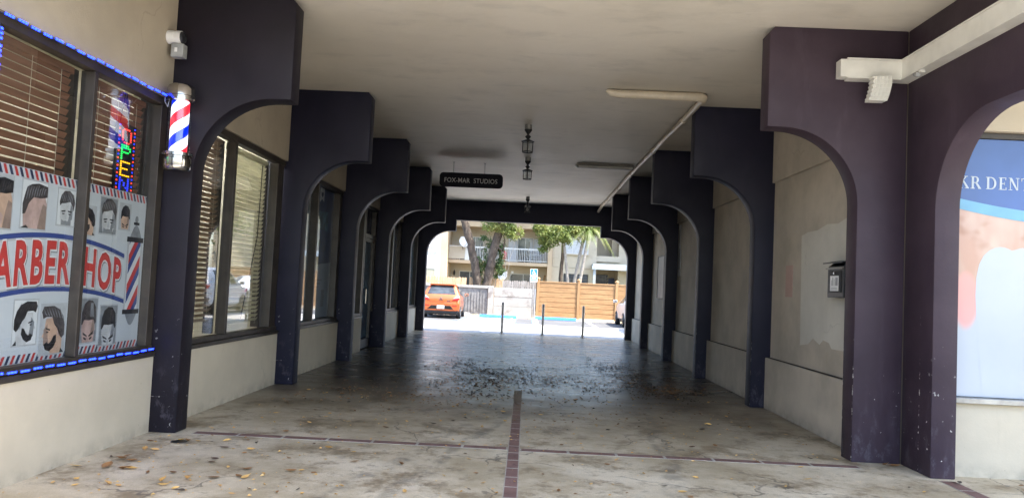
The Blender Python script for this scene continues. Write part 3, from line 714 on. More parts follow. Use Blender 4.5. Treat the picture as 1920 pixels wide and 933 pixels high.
# serif capitals, built stroke by stroke
def serif(ch):
    S, T, V = .20, .075, .05      # stem, thin, serif
    st = lambda x: [(x, 0), (x + S, 0), (x + S, 1), (x, 1)]
    sf = lambda x0, x1, z: [(x0, z), (x1, z), (x1, z + V), (x0, z + V)]
    def ring(cx, cz, rx, rz, t0, a0=-90, a1=90, n=10):
        o = [(cx + rx * math.cos(R(a0 + (a1 - a0) * k / n)), cz + rz * math.sin(R(a0 + (a1 - a0) * k / n))) for k in range(n + 1)]
        i = [(cx + (rx - t0) * math.cos(R(a0 + (a1 - a0) * k / n)), cz + (rz - T) * math.sin(R(a0 + (a1 - a0) * k / n))) for k in range(n + 1)]
        return o + i[::-1]
    if ch == 'K': return [st(.1), sf(0, .4, 0), sf(0, .4, .95), [(.3, .45), (.3, .55), (.68, .96), (.78, .96)], [(.38, .58), (.5, .66), (.98, .05), (.74, .05)], sf(.62, 1.0, 0), sf(.56, .88, .95)], 1.0
    if ch == 'R': return [st(.1), sf(0, .4, 0), sf(0, .4, .95), [(.3, .93), (.48, .93), (.48, 1), (.3, 1)], [(.3, .46), (.48, .46), (.48, .53), (.3, .53)], ring(.46, .73, .31, .27, .19), [(.42, .48), (.62, .48), (.98, .04), (.74, .04)], sf(.7, 1.0, 0)], .98
    if ch == 'D': return [st(.1), sf(0, .4, 0), sf(0, .4, .95), [(.3, 0), (.5, 0), (.5, .07), (.3, .07)], [(.3, .93), (.5, .93), (.5, 1), (.3, 1)], ring(.48, .5, .50, .5, .2)], 1.04
    if ch == 'E': return [st(.1), sf(0, .72, 0), sf(0, .70, .95), [(.3, .47), (.55, .47), (.55, .54), (.3, .54)], [(.65, .0), (.74, .0), (.72, .22), (.67, .2)], [(.63, .8), (.68, .78), (.71, 1), (.63, 1)], [(.53, .38), (.57, .38), (.57, .63), (.53, .63)]], .78
    if ch == 'N': return [[(.12, 0), (.2, 0), (.2, 1), (.12, 1)], [(.82, 0), (.9, 0), (.9, 1), (.82, 1)], [(.06, 1), (.3, 1), (.9, .0), (.74, .0)], sf(0, .34, 0), sf(0, .2, .95), sf(.68, 1.02, .95)], 1.04
    if ch == 'T': return [[(.33, 0), (.53, 0), (.53, 1), (.33, 1)], sf(.22, .64, 0), sf(0, .86, .93), [(0, .74), (.04, .74), (.1, .95), (0, .95)], [(.82, .74), (.86, .74), (.86, .95), (.76, .95)]], .88
    if ch == 'A': return [[(.1, 0), (.18, 0), (.5, .98), (.44, .98)], [(.62, 0), (.86, 0), (.56, 1), (.42, 1)], [(.2, .3), (.66, .3), (.66, .37), (.2, .37)], sf(0, .3, 0), sf(.52, .96, 0)], .96
    if ch == 'L': return [st(.1), sf(0, .72, 0), sf(0, .4, .95), [(.65, .0), (.74, .0), (.74, .24), (.68, .2)]], .76
def serif_line(s, x, z, h, w, gap):
    b = MB()
    for ch in s:
        if ch == ' ': x += gap; continue
        polys, adv = serif(ch)
        for k, p in enumerate(polys): b.prism([(x + u * w, z + v * h) for u, v in p], 'y', YD - .0045 - .0003 * k, YD - .0021)
        x += adv * w + .016
    return b, x
b, x = serif_line('KR', 3.885, 2.585, .112, .094, .030); b.build('lettering', 'd_white', g)
b, x = serif_line('DENTAL', x + .030, 2.585, .112, .094, .030); b.build('lettering', 'd_white', g)
# ------------------------------------------------------------------ barber shop poster
XP = -3.543
def yz(pts, d, th=.0008):
    return ([(y * 1.0066, z) for y, z in pts], 'x', XP + d - th, XP + d)
bpst = thing('barber_poster', 'pale barber shop poster with red letters and haircut portraits', 'poster', (XP, 5.75, .80))
b = MB(); b.box(XP - .006, XP, 4.765, 6.925, .80, 2.172); b.build('panel', 'poster', bpst)
for (nm, zb, zt, mname) in (('top_border', 2.105, 2.168, 0), ('bottom_border', .803, .862, 0)):
    b = MB(); y = 4.745; k = 0
    s = .03 if zb > 1 else -.03
    while y < 6.86:
        b.m(k % 2).prism(*yz([(y + max(0, s), zb), (y + .027 + max(0, s), zb), (y + .027 + max(0, -s), zt), (y + max(0, -s), zt)], .001))
        y += .054; k += 1
    b.build(nm, ['p_red', 'p_navy'], bpst)
def band(fn, w, d, y0, y1, n=40):
    b = MB(); up = [(y0 + (y1 - y0) * i / n, fn(y0 + (y1 - y0) * i / n) + w / 2) for i in range(n + 1)]
    dn = [(y, z - w) for y, z in up][::-1]
    b.prism(*yz(up + dn, d)); return b
top = lambda y: 1.722 - .115 * ((y - 5.62) / .95) ** 2
bot = lambda y: 1.325 - .105 * ((y - 5.62) / .95) ** 2
f = band(top, .036, .0012, 4.735, 6.56).build('arc_band', 'p_blue', bpst); band(lambda y: top(y) - .026, .016, .001, 4.735, 6.56).build('shade_band', 'p_lgrey', bpst)
band(bot, .036, .0012, 4.735, 6.60).build('arc_band', 'p_blue', bpst); band(lambda y: bot(y) + .024, .016, .001, 4.735, 6.60).build('shade_band', 'p_lgrey', bpst)
def arc_text(s, off, d, dy=0, dz=0, ya=0, yb=1):
    vs, fs = text_shape(s, 1.0, off, 1.16)
    v0, _ = text_shape(s, 1.0, .0, 1.2)
    xs = [v[0] for v in v0]; ys = [v[1] for v in v0]; x0, x1, h0, h1 = min(xs), max(xs), min(ys), max(ys)
    b = MB(); out = []
    for (u, v, _) in vs:
        t = (u - x0) / (x1 - x0); w = (v - h0) / (h1 - h0)
        y = ya + t * (yb - ya)
        zb = 1.375 - .095 * ((y - 5.62) / .95) ** 2; zt = 1.672 - .105 * ((y - 5.62) / .95) ** 2
        out.append((XP + d, y + dy, zb + w * (zt - zb) + dz))
    b.add(out, fs); return b
for wd, ya, yb in (('BARBER', 4.835, 5.835), ('SHOP', 5.868, 6.572)):
    lt_ = arc_text(wd, .032, .0030, 0, 0, ya, yb).build('lettering', 'p_red', bpst)
    arc_text(wd, .062, .0022, 0, 0, ya, yb).build('letter_rim', 'p_white', lt_)
    arc_text(wd, .062, .0016, .010, -.012, ya, yb).build('letter_shade', 'p_grey', lt_)

def portrait(y0, y1, z0, z1, kind, skin, hair, bg, flip=False, frame=True):
    W, H = y1 - y0, z1 - z0
    def q(pts, d):
        return yz([(y0 + (1 - u if flip else u) * W, z0 + v * H) for u, v in pts], d)
    b = MB(); b.prism(*yz([(y0 - .012, z0 - .012), (y1 + .012, z0 - .012), (y1 + .012, z1 + .012), (y0 - .012, z1 + .012)], .0012))
    o = b.build('portrait', 'p_lgrey', bpst)
    b = MB(); b.prism(*q([(0, 0), (1, 0), (1, 1), (0, 1)], .0018)); b.build('backdrop', bg, o)
    bs, bh, bd, bl, be, bs2 = MB(), MB(), MB(), MB(), MB(), MB()
    rr = random.Random(int(y0 * 1000) + int(z0 * 100))
    if kind == 'back':      # three-quarter from behind: ear low, swept hair
        bs.prism(*q([(.10, .0), (.06, .25), (.10, .50), (.22, .72), (.60, .80), (.92, .70), (1, .55), (1, 0)], .0026))
        bh.prism(*q([(.04, .28), (.02, .50), (.10, .72), (.16, .86), (.34, .93), (.62, .97), (1, .93), (1, .70), (.72, .66), (.44, .66), (.26, .52), (.14, .30)], .0034))
        bd.prism(*q([(.0, .0), (.20, .06), (.28, .02), (.30, 0)], .0034))
        be.prism(*q([(.50, .04), (.44, .14), (.46, .26), (.56, .30), (.66, .24), (.64, .10), (.58, .03)], .0034))
        for k in range(8):
            u = .14 + k * .10; bl.prism(*q([(u, .60 + .02 * k), (u + .012, .60 + .02 * k), (u + .05, .74 + .015 * k), (u + .10, .88 + rr.random() * .06), (u + .035, .76 + .015 * k)], .0042))
    elif kind == 'side':    # profile facing +u
        bs.prism(*q([(.10, 0), (.10, .35), (.16, .62), (.40, .74), (.80, .72), (.84, .56), (.82, .50), (.95, .36), (.86, .33), (.87, .25), (.82, .21), (.80, .12), (.60, .06), (.56, 0)], .0026))
        bh.prism(*q([(.02, .36), (.02, .58), (.10, .76), (.26, .90), (.52, .98), (.92, .97), (.99, .86), (.92, .72), (.80, .76), (.56, .75), (.46, .60), (.34, .52), (.24, .38), (.12, .30)], .0034))
        bd.prism(*q([(.34, .24), (.44, .12), (.60, .05), (.78, .09), (.84, .20), (.72, .25), (.66, .20), (.54, .26), (.46, .36), (.36, .38)], .0034))
        bd.prism(*q([(.62, .50), (.80, .54), (.80, .51), (.63, .47)], .0034)); bd.prism(*q([(.68, .455), (.78, .46), (.76, .43), (.69, .43)], .0034))
        bd.prism(*q([(.0, 0), (.14, .10), (.16, 0)], .0036))
        be.prism(*q([(.20, .36), (.18, .46), (.26, .50), (.32, .44), (.28, .35)], .0034))
        for k in range(7):
            u = .12 + k * .11; bl.prism(*q([(u, .72 + .012 * k), (u + .012, .71 + .012 * k), (u + .08, .82), (u + .16, .94), (u + .06, .83)], .0042))
    elif kind == 'down':    # face tilted down, seen from the front
        bs.prism(*q([(.20, 0), (.12, .30), (.14, .55), (.30, .72), (.70, .72), (.88, .55), (.90, .28), (.84, 0)], .0026))
        bh.prism(*q([(.08, .42), (.10, .70), (.22, .88), (.44, .97), (.70, .95), (.90, .80), (.95, .45), (.88, .40), (.80, .52), (.50, .50), (.24, .52), (.14, .40)], .0034))
        bd.prism(*q([(.20, .24), (.44, .16), (.46, .12), (.22, .18)], .0034)); bd.prism(*q([(.56, .16), (.82, .25), (.80, .18), (.56, .12)], .0034))
        bd.prism(*q([(.26, .13), (.42, .09), (.40, .05), (.28, .08)], .0036)); bd.prism(*q([(.60, .09), (.76, .13), (.74, .08), (.62, .05)], .0036))
        be.prism(*q([(.47, .12), (.53, .12), (.56, .0), (.44, .0)], .0034))
        for k in range(5):
            u = .58 + k * .05; bl.prism(*q([(u, .58), (u + .02, .58), (u + .03 - .02 * k, .90), (u - .02 * k, .90)], .0042))
    else:                   # front, bearded or smiling, cropped at the chin
        bs.prism(*q([(.22, 0), (.14, .22), (.14, .50), (.26, .68), (.74, .70), (.88, .52), (.88, .22), (.78, 0)], .0026))
        bh.prism(*q([(.10, .52), (.08, .66), (.16, .84), (.34, .97), (.62, .99), (.88, .88), (.98, .66), (.92, .42), (.86, .54), (.70, .68), (.40, .62), (.20, .60)], .0034))
        bd.prism(*q([(.20, .40), (.42, .42), (.44, .385), (.22, .36)], .0034)); bd.prism(*q([(.58, .42), (.82, .41), (.80, .37), (.58, .385)], .0034))
        bd.prism(*q([(.25, .33), (.40, .34), (.38, .30), (.27, .30)], .0036)); bd.prism(*q([(.62, .34), (.77, .33), (.75, .30), (.64, .30)], .0036))
        bs2.prism(*q([(.22, .0), (.24, .16), (.36, .11), (.50, .13), (.66, .11), (.78, .16), (.80, .0)], .003))
        be.prism(*q([(.48, .34), (.54, .34), (.60, .18), (.50, .155), (.43, .18)], .0034))
        for k in range(7):
            u = .16 + k * .10; bl.prism(*q([(u, .66), (u + .012, .66), (u + .06, .78), (u + .10, .92), (u + .04, .79)], .0042))
    bs2.prism(*q([(.62, .10), (.86, .18), (.88, .5), (.74, .62), (.70, .35)] if kind != 'back' else [(.66, .0), (1, 0), (1, .5), (.84, .55), (.74, .3)], .0029))
    bs2.build('face_shade', 'p_grey' if skin == 'skin_b' else 'skin_d', o)
    bs.build('face', skin, o); bh.build('hair', hair, o); bd.build('dark_features', 'hair_dk', o)
    be.build('ear_and_nose', 'skin_c' if skin != 'skin_b' else 'p_lgrey', o); bl.build('hair_streaks', 'hair_md' if hair == 'hair_dk' else 'p_grey', o)
portrait(4.83, 5.075, 1.735, 2.088, 'back', 'skin_a', 'hair_dk', 'p_lgrey', False)
portrait(5.175, 5.445, 1.755, 2.092, 'back', 'skin_c', 'hair_md', 'p_white')
portrait(5.578, 5.79, 1.81, 2.078, 'front', 'skin_b', 'hair_md', 'p_white')
portrait(5.86, 6.078, 1.758, 1.985, 'side', 'skin_a', 'hair_dk', 'p_lgrey', True)
portrait(6.142, 6.39, 1.788, 2.085, 'front', 'skin_b', 'hair_md', 'p_grey')
portrait(6.444, 6.612, 1.845, 2.06, 'down', 'skin_a', 'hair_dk', 'p_lgrey')
portrait(5.184, 5.434, .93, 1.243, 'side', 'skin_b', 'hair_dk', 'p_white')
portrait(5.484, 5.772, .842, 1.205, 'side', 'skin_a', 'hair_md', 'p_lgrey', True)
portrait(5.966, 6.2, .892, 1.244, 'down', 'skin_c', 'hair_md', 'p_grey')
portrait(6.252, 6.506, .853, 1.180, 'down', 'skin_b', 'hair_dk', 'p_grey')
# printed pole at the poster's end
b = MB(); b.prism(*yz([(6.60, 1.122), (6.85, 1.122), (6.85, 1.755), (6.60, 1.755)], .0012)); pp = b.build('printed_pole', 'p_lgrey', bpst)
b = MB()
b.prism(*yz([(6.625, 1.13), (6.83, 1.13), (6.83, 1.74), (6.625, 1.74)], .0018)); b.build('white_tube', 'p_white', pp)
br, bb = MB(), MB()
def clipq(zz, w, d, B):
    y0, y1 = 6.632, 6.822; r_ = .26
    pts = [(y0, zz), (y1, zz + r_), (y1, zz + r_ + w), (y0, zz + w)]
    out = []
    lo, hi = 1.13, 1.74
    def clip(P, keep, inter):
        o = []
        for i in range(len(P)):
            a, c = P[i], P[(i + 1) % len(P)]
            if keep(a): o.append(a)
            if keep(a) != keep(c): o.append(inter(a, c))
        return o
    def cut(h):
        return lambda a, c: (a[0] + (c[0] - a[0]) * (h - a[1]) / (c[1] - a[1]), h)
    P = clip(pts, lambda p: p[1] >= lo, cut(lo))
    if P: P = clip(P, lambda p: p[1] <= hi, cut(hi))
    if len(P) > 2: B.prism(*yz(P, d))
for k in range(-2, 4):
    clipq(1.02 + k * .26, .085, .0026, br); clipq(1.02 + k * .26 - .085, .085, .0026, bb)
br.build('red_stripes', 'p_red', pp); bb.build('blue_stripes', 'p_blue', pp)
b = MB(); b.prism(*yz([(6.585, 1.74), (6.862, 1.74), (6.862, 1.785), (6.585, 1.785)], .0034)); b.prism(*yz([(6.585, 1.10), (6.862, 1.10), (6.862, 1.14), (6.585, 1.14)], .0034)); b.prism(*yz([(6.68, 1.895), (6.775, 1.895), (6.775, 1.92), (6.68, 1.92)], .0034)); b.build('black_collars', 'p_black', pp)
b = MB(); b.prism(*yz([(6.635 + .19 * k / 12, 1.785 + .11 * math.sin(PI * k / 12)) for k in range(13)], .0026)); b.prism(*yz([(6.635 + .19 * k / 12, 1.10 - .10 * math.sin(PI * k / 12)) for k in range(13)], .0026))
b.prism(*yz([(6.7275 + .028 * math.cos(k * PI / 6), 1.945 + .032 * math.sin(k * PI / 6)) for k in range(12)], .0026)); b.build('grey_domes', 'p_grey', pp)

# ------------------------------------------------------------------ LED strips (things of their own, fixed to the window surround)
def led_strip(label, p0, p1, n, face, nm='led_strip'):
    p0, p1 = Vector(p0), Vector(p1)
    t = thing(nm, label, 'light strip', tuple((p0 + p1) / 2), 'blue LED strips around the barber window')
    b = MB(); k = 30
    b.tube([p0 + (p1 - p0) * i / k + Vector((.004 * math.sin(i * 2.1), 0, .006 * math.sin(i * 1.3))) for i in range(k + 1)], .004, 6)
    b.build('wire', 'p_navy', t, True)
    d = (p1 - p0).normalized(); s = Vector((1, 0, 0)).cross(d)
    for i in range(n):
        c = p0 + (p1 - p0) * (i + .5) / n + Vector((.008, 0, .004 * math.sin(i * 1.7)))
        b = MB(); h = [c + d * a + s * w for a, w in ((-.045, -.008), (.045, -.008), (.045, .008), (-.045, .008))]
        h2 = [q + Vector((.006, 0, 0)) for q in h]
        b.add(h + h2, [(0, 1, 2, 3), (7, 6, 5, 4), (0, 4, 5, 1), (1, 5, 6, 2), (2, 6, 7, 3), (3, 7, 4, 0)])
        mod = b.build('led_module', 'p_blue', t)
        b = MB()
        for a in (-.032, 0, .032):
            q = c + d * a + Vector((.007, 0, 0))
            b.box(q.x, q.x + .003, q.y - .011, q.y + .011, q.z - .006, q.z + .006)
        b.build('diodes', 'led_blue', mod)
    return t
led_strip('glowing blue LED strip along the top of barber window', (-3.432, 4.70, 3.095), (-3.432, 6.93, 3.118), 17, 'x')
led_strip('glowing blue LED strip along the sill under barber poster', (-3.415, 4.70, .775), (-3.415, 6.98, .775), 17, 'x')
led_strip('short vertical blue LED strip on barber window edge', (-3.452, 4.722, 2.2), (-3.452, 4.732, 3.03), 7, 'x')

# ------------------------------------------------------------------ OPEN sign of coloured dots
os_ = thing('open_sign', 'black LED sign with dotted letters OPEN hanging in window', 'sign', (-3.56, 6.5, 2.10))
b = MB(); b.box(-3.590, -3.567, 6.40, 6.71, 2.10, 2.765); b.build('board', 'black_box', os_)
b = MB(); b.tube([(-3.575, 6.44, 2.765), (-3.575, 6.5, 3.03)], .004, 6); b.tube([(-3.575, 6.58, 2.765), (-3.575, 6.52, 3.03)], .004, 6); b.build('hanging_cable', 'black_metal', os_)
GL = {'O': ['01110', '10001', '10001', '10001', '10001', '10001', '01110'], 'P': ['11110', '11111', '10001', '11110', '10000', '10000', '10000'],
      'E': ['11111', '10000', '10000', '11110', '10000', '10000', '11111'], 'N': ['10001', '11001', '10101', '10101', '10011', '10001', '10001']}
def dot(b, y, z, r=.0075, x=-3.5665, hr=None):
    hr = hr or r * .62
    b.box(x, x + .003, y - r, y + r, z - hr, z + hr)
zt = 2.715
for ch, mm in (('O', 'led_red_dot'), ('P', 'led_green_dot'), ('E', 'led_amber_dot'), ('N', 'led_blue_dot')):
    b = MB()
    for r_, row in enumerate(GL[ch]):
        for c_, v in enumerate(row):
            if v == '1': dot(b, 6.483 + c_ * .0335, zt - r_ * .0195, .0095)
    b.build('letter', mm, os_); zt -= .143
for mm, k0 in (('led_blue_dot', 0), ('led_red_dot', 1)):
    b = MB()
    for k in range(k0, 24, 2):
        dot(b, 6.43, 2.74 - k * .032, .009); dot(b, 6.677, 2.74 - k * .032, .009)
    b.build('border_lights', mm, os_)

# ------------------------------------------------------------------ barber pole
bpx, bpy_ = -3.255, 6.86
po = thing('barber_pole', 'lit barber pole with chrome caps and red white blue stripes', 'barber pole', (bpx, bpy_, 2.41))
c = (bpx, bpy_, 0)
b = MB(); b.lathe([(.078, 2.585), (.078, 3.05)], c, 28); o = b.build('striped_cylinder', 'barber', po, True)
b = MB(); b.lathe([(.102, 2.56), (.102, 3.07)], c, 28); b.build('glass_tube', 'glass_clear', po, True)
b = MB(); b.lathe([(.112, 3.052), (.128, 3.058), (.128, 3.082), (.118, 3.086), (.118, 3.10), (.124, 3.105), (.124, 3.165), (.112, 3.195), (.085, 3.212), (.03, 3.22)], c, 28); b.build('top_cap', 'chrome', po, True)
b = MB(); b.lathe([(.04, 2.405), (.095, 2.412), (.116, 2.43), (.122, 2.46), (.122, 2.525), (.114, 2.53), (.114, 2.545), (.132, 2.55), (.132, 2.578), (.112, 2.584)], c, 28); b.build('bottom_cap', 'chrome', po, True)
b = MB(); b.box(bpx - .03, bpx + .03, bpy_ + .09, 7.058, 3.10, 3.15); b.box(bpx - .03, bpx + .03, bpy_ + .09, 7.058, 2.46, 2.51); b.build('wall_bracket', 'chrome', po)
b = MB(); b.lathe([(.010, -.02), (.010, .02)], (bpx + .135, bpy_ - .02, 3.065), 10, 'y'); b.lathe([(.010, -.02), (.010, .02)], (bpx + .138, bpy_ - .02, 2.565), 10, 'y'); b.build('thumb_screw', 'chrome', po, True)
b = MB(); b.tube([(-3.425, 6.9, 3.10), (-3.40, 6.85, 3.05), (-3.37, 6.84, 3.0), (-3.36, 6.86, 3.08), (-3.33, 6.86, 3.10)], .004, 6); b.build('power_cord', 'white_plastic', po, True)

# ------------------------------------------------------------------ security camera
s = thing('security_camera', 'white round security camera on a grey junction box', 'camera', (-3.36, 6.9, 3.5))
b = MB(); b.lathe([(.05, -.075), (.062, -.07), (.062, -.01), (.058, -.008), (.058, 0), (.062, .002), (.062, .055)], (-3.36, 6.9, 3.665), 20, 'x'); b.build('housing', 'white_plastic', s, True)
b = MB(); b.lathe([(.056, .056), (.052, .075), (.03, .088)], (-3.36, 6.9, 3.665), 20, 'x'); b.build('lens', 'black_box', s, True)
b = MB(); b.box(-3.385, -3.27, 6.86, 6.95, 3.475, 3.60); b.build('junction_box', 'grey_box', s, False, .006)
b = MB(); b.box(-3.35, -3.325, 6.857, 6.8595, 3.52, 3.56); b.build('label', 'white_plastic', s)
b = MB(); b.box(-3.445, -3.40, 6.875, 6.925, 3.63, 3.70); b.build('mount', 'white_plastic', s)

# ------------------------------------------------------------------ hanging lanterns
def lantern(x, y, label):
    t = thing('hanging_lantern', label, 'lantern', (x, y, 3.70), 'black ceiling lanterns along the centre line')
    c = (x, y, 0)
    b = MB(); b.lathe([(.052, 4.075), (.058, 4.08), (.058, 4.15)], c, 16); b.build('canopy', 'galv', t, True)
    b = MB(); b.lathe([(.01, 3.90), (.016, 3.915), (.045, 3.95), (.05, 3.96), (.02, 3.985), (.014, 3.995), (.045, 4.035), (.062, 4.06), (.062, 4.074)], c, 12); b.build('finial', 'black_metal', t)
    b = MB(); n = 6; rt_, rb = .098, .092
    def hx(r, z): return [(x + r * math.cos(PI / 6 + k * PI / 3), y + r * math.sin(PI / 6 + k * PI / 3), z) for k in range(n)]
    b.lathe([(.105, 3.868), (.107, 3.882), (.03, 3.915), (.012, 3.92)], c, 6)
    tp, bt = hx(rt_, 3.87), hx(rb, 3.705)
    for k in range(n):
        b.tube([tp[k], bt[k]], .0085, 6); b.tube([bt[k], bt[(k + 1) % n]], .009, 6); b.tube([tp[k], tp[(k + 1) % n]], .008, 6)
    b.build('cage', 'black_metal', t)
    b = MB(); tp, bt = hx(rt_ - .012, 3.866), hx(rb - .012, 3.71)
    for k in range(n): b.poly([bt[k], bt[(k + 1) % n], tp[(k + 1) % n], tp[k]])
    b.build('glass_panes', 'glass_clear', t)
    b = MB(); b.lathe([(.012, 3.73), (.026, 3.755), (.028, 3.79), (.016, 3.83), (.016, 3.866)], c, 10); b.build('bulb', 'tube_off', t, True)
lantern(-.085, 12.32, 'black hanging lantern, the largest seen, before the hanging sign')
lantern(-.087, 15.43, 'black hanging lantern in the middle of the row, level with unlit fixture')
lantern(-.075, 22.2, 'black hanging lantern seen against the far dark beam')

# ------------------------------------------------------------------ hanging name board
t = thing('hanging_sign', 'dark rounded board with grey capitals hanging from the ceiling', 'sign', (-1.31, 16.4, 3.60))
x0, x1, z0, z1, r_ = -1.995, -.615, 3.605, 3.918, .085
pts = []
for (cx, cz, a0) in ((x1 - r_, z1 - r_, 0), (x0 + r_, z1 - r_, 90), (x0 + r_, z0 + r_, 180), (x1 - r_, z0 + r_, 270)):
    for k in range(6): pts.append((cx + r_ * math.cos(R(a0 + 18 * k)), cz + r_ * math.sin(R(a0 + 18 * k))))
b = MB(); b.prism(pts, 'y', 16.38, 16.42); b.build('board', 'sign_navy', t, False, .006)
vs, fs = text_shape('FOX-MAR  STUDIOS', 1.0, .006, 1.05)
xs = [v[0] for v in vs]; a0, a1 = min(xs), max(xs)
b = MB(); b.add([(-1.885 + (v[0] - a0) / (a1 - a0) * 1.15, 16.3785, 3.705 + v[1] * .142) for v in vs], fs); b.build('lettering', 'sign_letters', t)
for xx in (-1.70, -1.02):
    b = MB(); b.tube([(xx, 16.4, 3.918), (xx, 16.4, 4.148)], .007, 6); b.lathe([(.02, 4.135), (.02, 4.149)], (xx, 16.4, 0), 10); b.build('rod', 'galv', t)

# ------------------------------------------------------------------ beige pipe, unlit fixture, white duct
t = thing('ceiling_pipe', 'beige drain pipe running under the ceiling beside the haunches', 'pipe', (2.2, 16, 4.05))
b = MB(); pz = 4.085
b.tube([(.93, 9.86, 4.12), (1.0, 9.87, 4.098), (1.1, 9.87, pz), (2.12, 9.87, pz)], [.02, .05, .058, .058], 12)
b.build('cross_run', 'pipe', t, True)
b = MB(); b.box(1.02, 2.12, 9.93, 9.985, 4.112, 4.148); b.build('backing_strip', 'pipe', t, False, .006)
b = MB(); b.tube([(2.10, 9.87, pz), (2.16, 9.875, pz), (2.20, 9.90, pz), (2.215, 9.96, pz), (2.215, 10.05, pz)], .062, 12); b.build('elbow', 'pipe', t, True)
run = [(2.215, 10.05), (2.21, 11.2), (2.19, 12.6), (2.21, 13.9), (2.205, 15.5), (2.185, 17.0), (2.20, 19), (2.205, 21.5), (2.20, 23.2)]
b = MB(); b.tube([(x, y, pz - .02 * math.sin((y - 10) * .9) * (1 if y < 16 else .4)) for x, y in run] + [(2.19, 23.6, 4.06), (2.15, 23.84, 3.98)], .042, 10); b.build('long_run', 'pipe', t, True)
for (x, y) in ((2.21, 11.2), (2.205, 13.9), (2.19, 16.6), (2.20, 19), (2.205, 21.5)):
    b = MB(); zz = pz - .02 * math.sin((y - 10) * .9) * (1 if y < 16 else .4)
    b.tube([(x, y - .06, zz), (x, y + .06, zz)], .052, 10); b.build('coupling', 'pipe', t, True)
t = thing('fluorescent_fixture', 'unlit grey strip light fixed across the ceiling', 'light fixture', (1.5, 15.9, 4.05))
b = MB(); b.prism([(.90, 4.11), (.97, 4.06), (2.13, 4.06), (2.13, 4.149), (.97, 4.149)], 'y', 15.86, 15.98); b.build('housing', 'grey_fixture', t, False, .005)
b = MB(); b.tube([(.98, 15.83, 4.085), (2.12, 15.83, 4.085)], .018, 8); b.build('tube', 'tube_off', t, True)
t = thing('cable_duct', 'white square duct turning the corner above the purple pillar', 'duct', (3.4, 7.0, 3.64))
b = MB()
b.prism([(2.90, 7.325), (3.595, 7.325), (3.595, 3.45), (3.475, 3.45), (3.475, 7.205), (2.90, 7.205)], 'z', 3.645, 3.815); b.build('trunking', 'white_pvc', t, False, .006)
b = MB(); b.prism([(2.985, 7.328), (3.597, 7.328), (3.597, 3.45), (3.468, 3.45), (3.468, 7.198), (2.96, 7.198)], 'z', 3.816, 3.828); b.prism([(2.985, 7.328), (3.597, 7.328), (3.597, 3.45), (3.468, 3.45), (3.468, 7.198), (2.96, 7.198)], 'z', 3.632, 3.644); b.build('lip', 'white_pvc', t)
b = MB()
N = 6
for k in range(N):
    a0, a1 = k / N, (k + 1) / N
    q0, q1 = .045 * a0 ** 2, .045 * a1 ** 2
    b.prism([(3.172 - q0, 3.632 - .235 * a0), (3.345 - q0 * 1.2, 3.632 - .235 * a0), (3.345 - q1 * 1.2, 3.632 - .235 * a1 + .0005), (3.172 - q1, 3.632 - .235 * a1 + .0005)], 'y', 7.10, 7.20)
    for j in range(5):
        xx = 3.186 + j * .034
        b.prism([(xx - q0, 3.632 - .235 * a0), (xx + .016 - q0, 3.632 - .235 * a0), (xx + .016 - q1, 3.632 - .235 * a1), (xx - q1, 3.632 - .235 * a1)], 'y', 7.088, 7.099)
    b.box(3.160 - q0, 3.171 - q0, 7.105, 7.195, 3.632 - .235 * a0 - .022, 3.632 - .235 * a0 - .004)
b.build('downspout_elbow', 'white_pvc', t, False, .004)
t = thing('small_sensor', 'small grey sensor clipped under the white duct', 'sensor', (3.5, 6.95, 3.6))
b = MB(); b.tube([(3.49, 6.98, 3.625), (3.475, 6.90, 3.60)], .022, 8); b.build('body', 'grey_box', t, True)
b = MB(); b.box(3.478, 3.52, 6.86, 6.90, 3.61, 3.64); b.build('bracket', 'white_pvc', t)

# ------------------------------------------------------------------ mailbox
t = thing('mailbox', 'black wall mailbox with a white printed card in window', 'mailbox', (3.33, 8.14, 1.54))
b = MB(); b.box(3.27, 3.3995, 7.92, 8.34, 1.545, 1.85); b.build('body', 'black_box', t, False, .008)
b = MB(); b.prism([(3.275, 1.85), (3.398, 1.85), (3.398, 1.93), (3.345, 1.93), (3.275, 1.875)], 'y', 7.925, 8.335); b.build('hood', 'black_box', t, False, .004)
b = MB(); b.prism([(3.235, 1.905), (3.398, 1.932), (3.398, 1.948), (3.235, 1.918)], 'y', 7.88, 8.39); b.build('lid', 'black_box', t, False, .004)
b = MB(); b.box(3.252, 3.269, 7.91, 8.35, 1.845, 1.862); b.build('slot_lip', 'galv', t)
b = MB(); b.box(3.262, 3.2685, 7.97, 8.29, 1.60, 1.83); b.build('front_plate', 'black_metal', t, False, .003)
b = MB(); b.box(3.259, 3.2612, 8.02, 8.24, 1.615, 1.775); cd = b.build('card', 'p_white', t)
b = MB()
for (ya, yb, za, zb) in ((8.04, 8.22, 1.628, 1.634), (8.06, 8.20, 1.645, 1.65), (8.04, 8.10, 1.67, 1.755), (8.125, 8.135, 1.67, 1.74), (8.16, 8.175, 1.67, 1.76), (8.19, 8.2, 1.67, 1.73)): b.box(3.2575, 3.2588, ya, yb, za, zb)
b.build('print', 'p_grey', cd)
b = MB(); b.lathe([(.014, -.012), (.014, .0)], (3.262, 8.13, 1.80), 12, 'x'); b.build('lock', 'chrome', t, True)

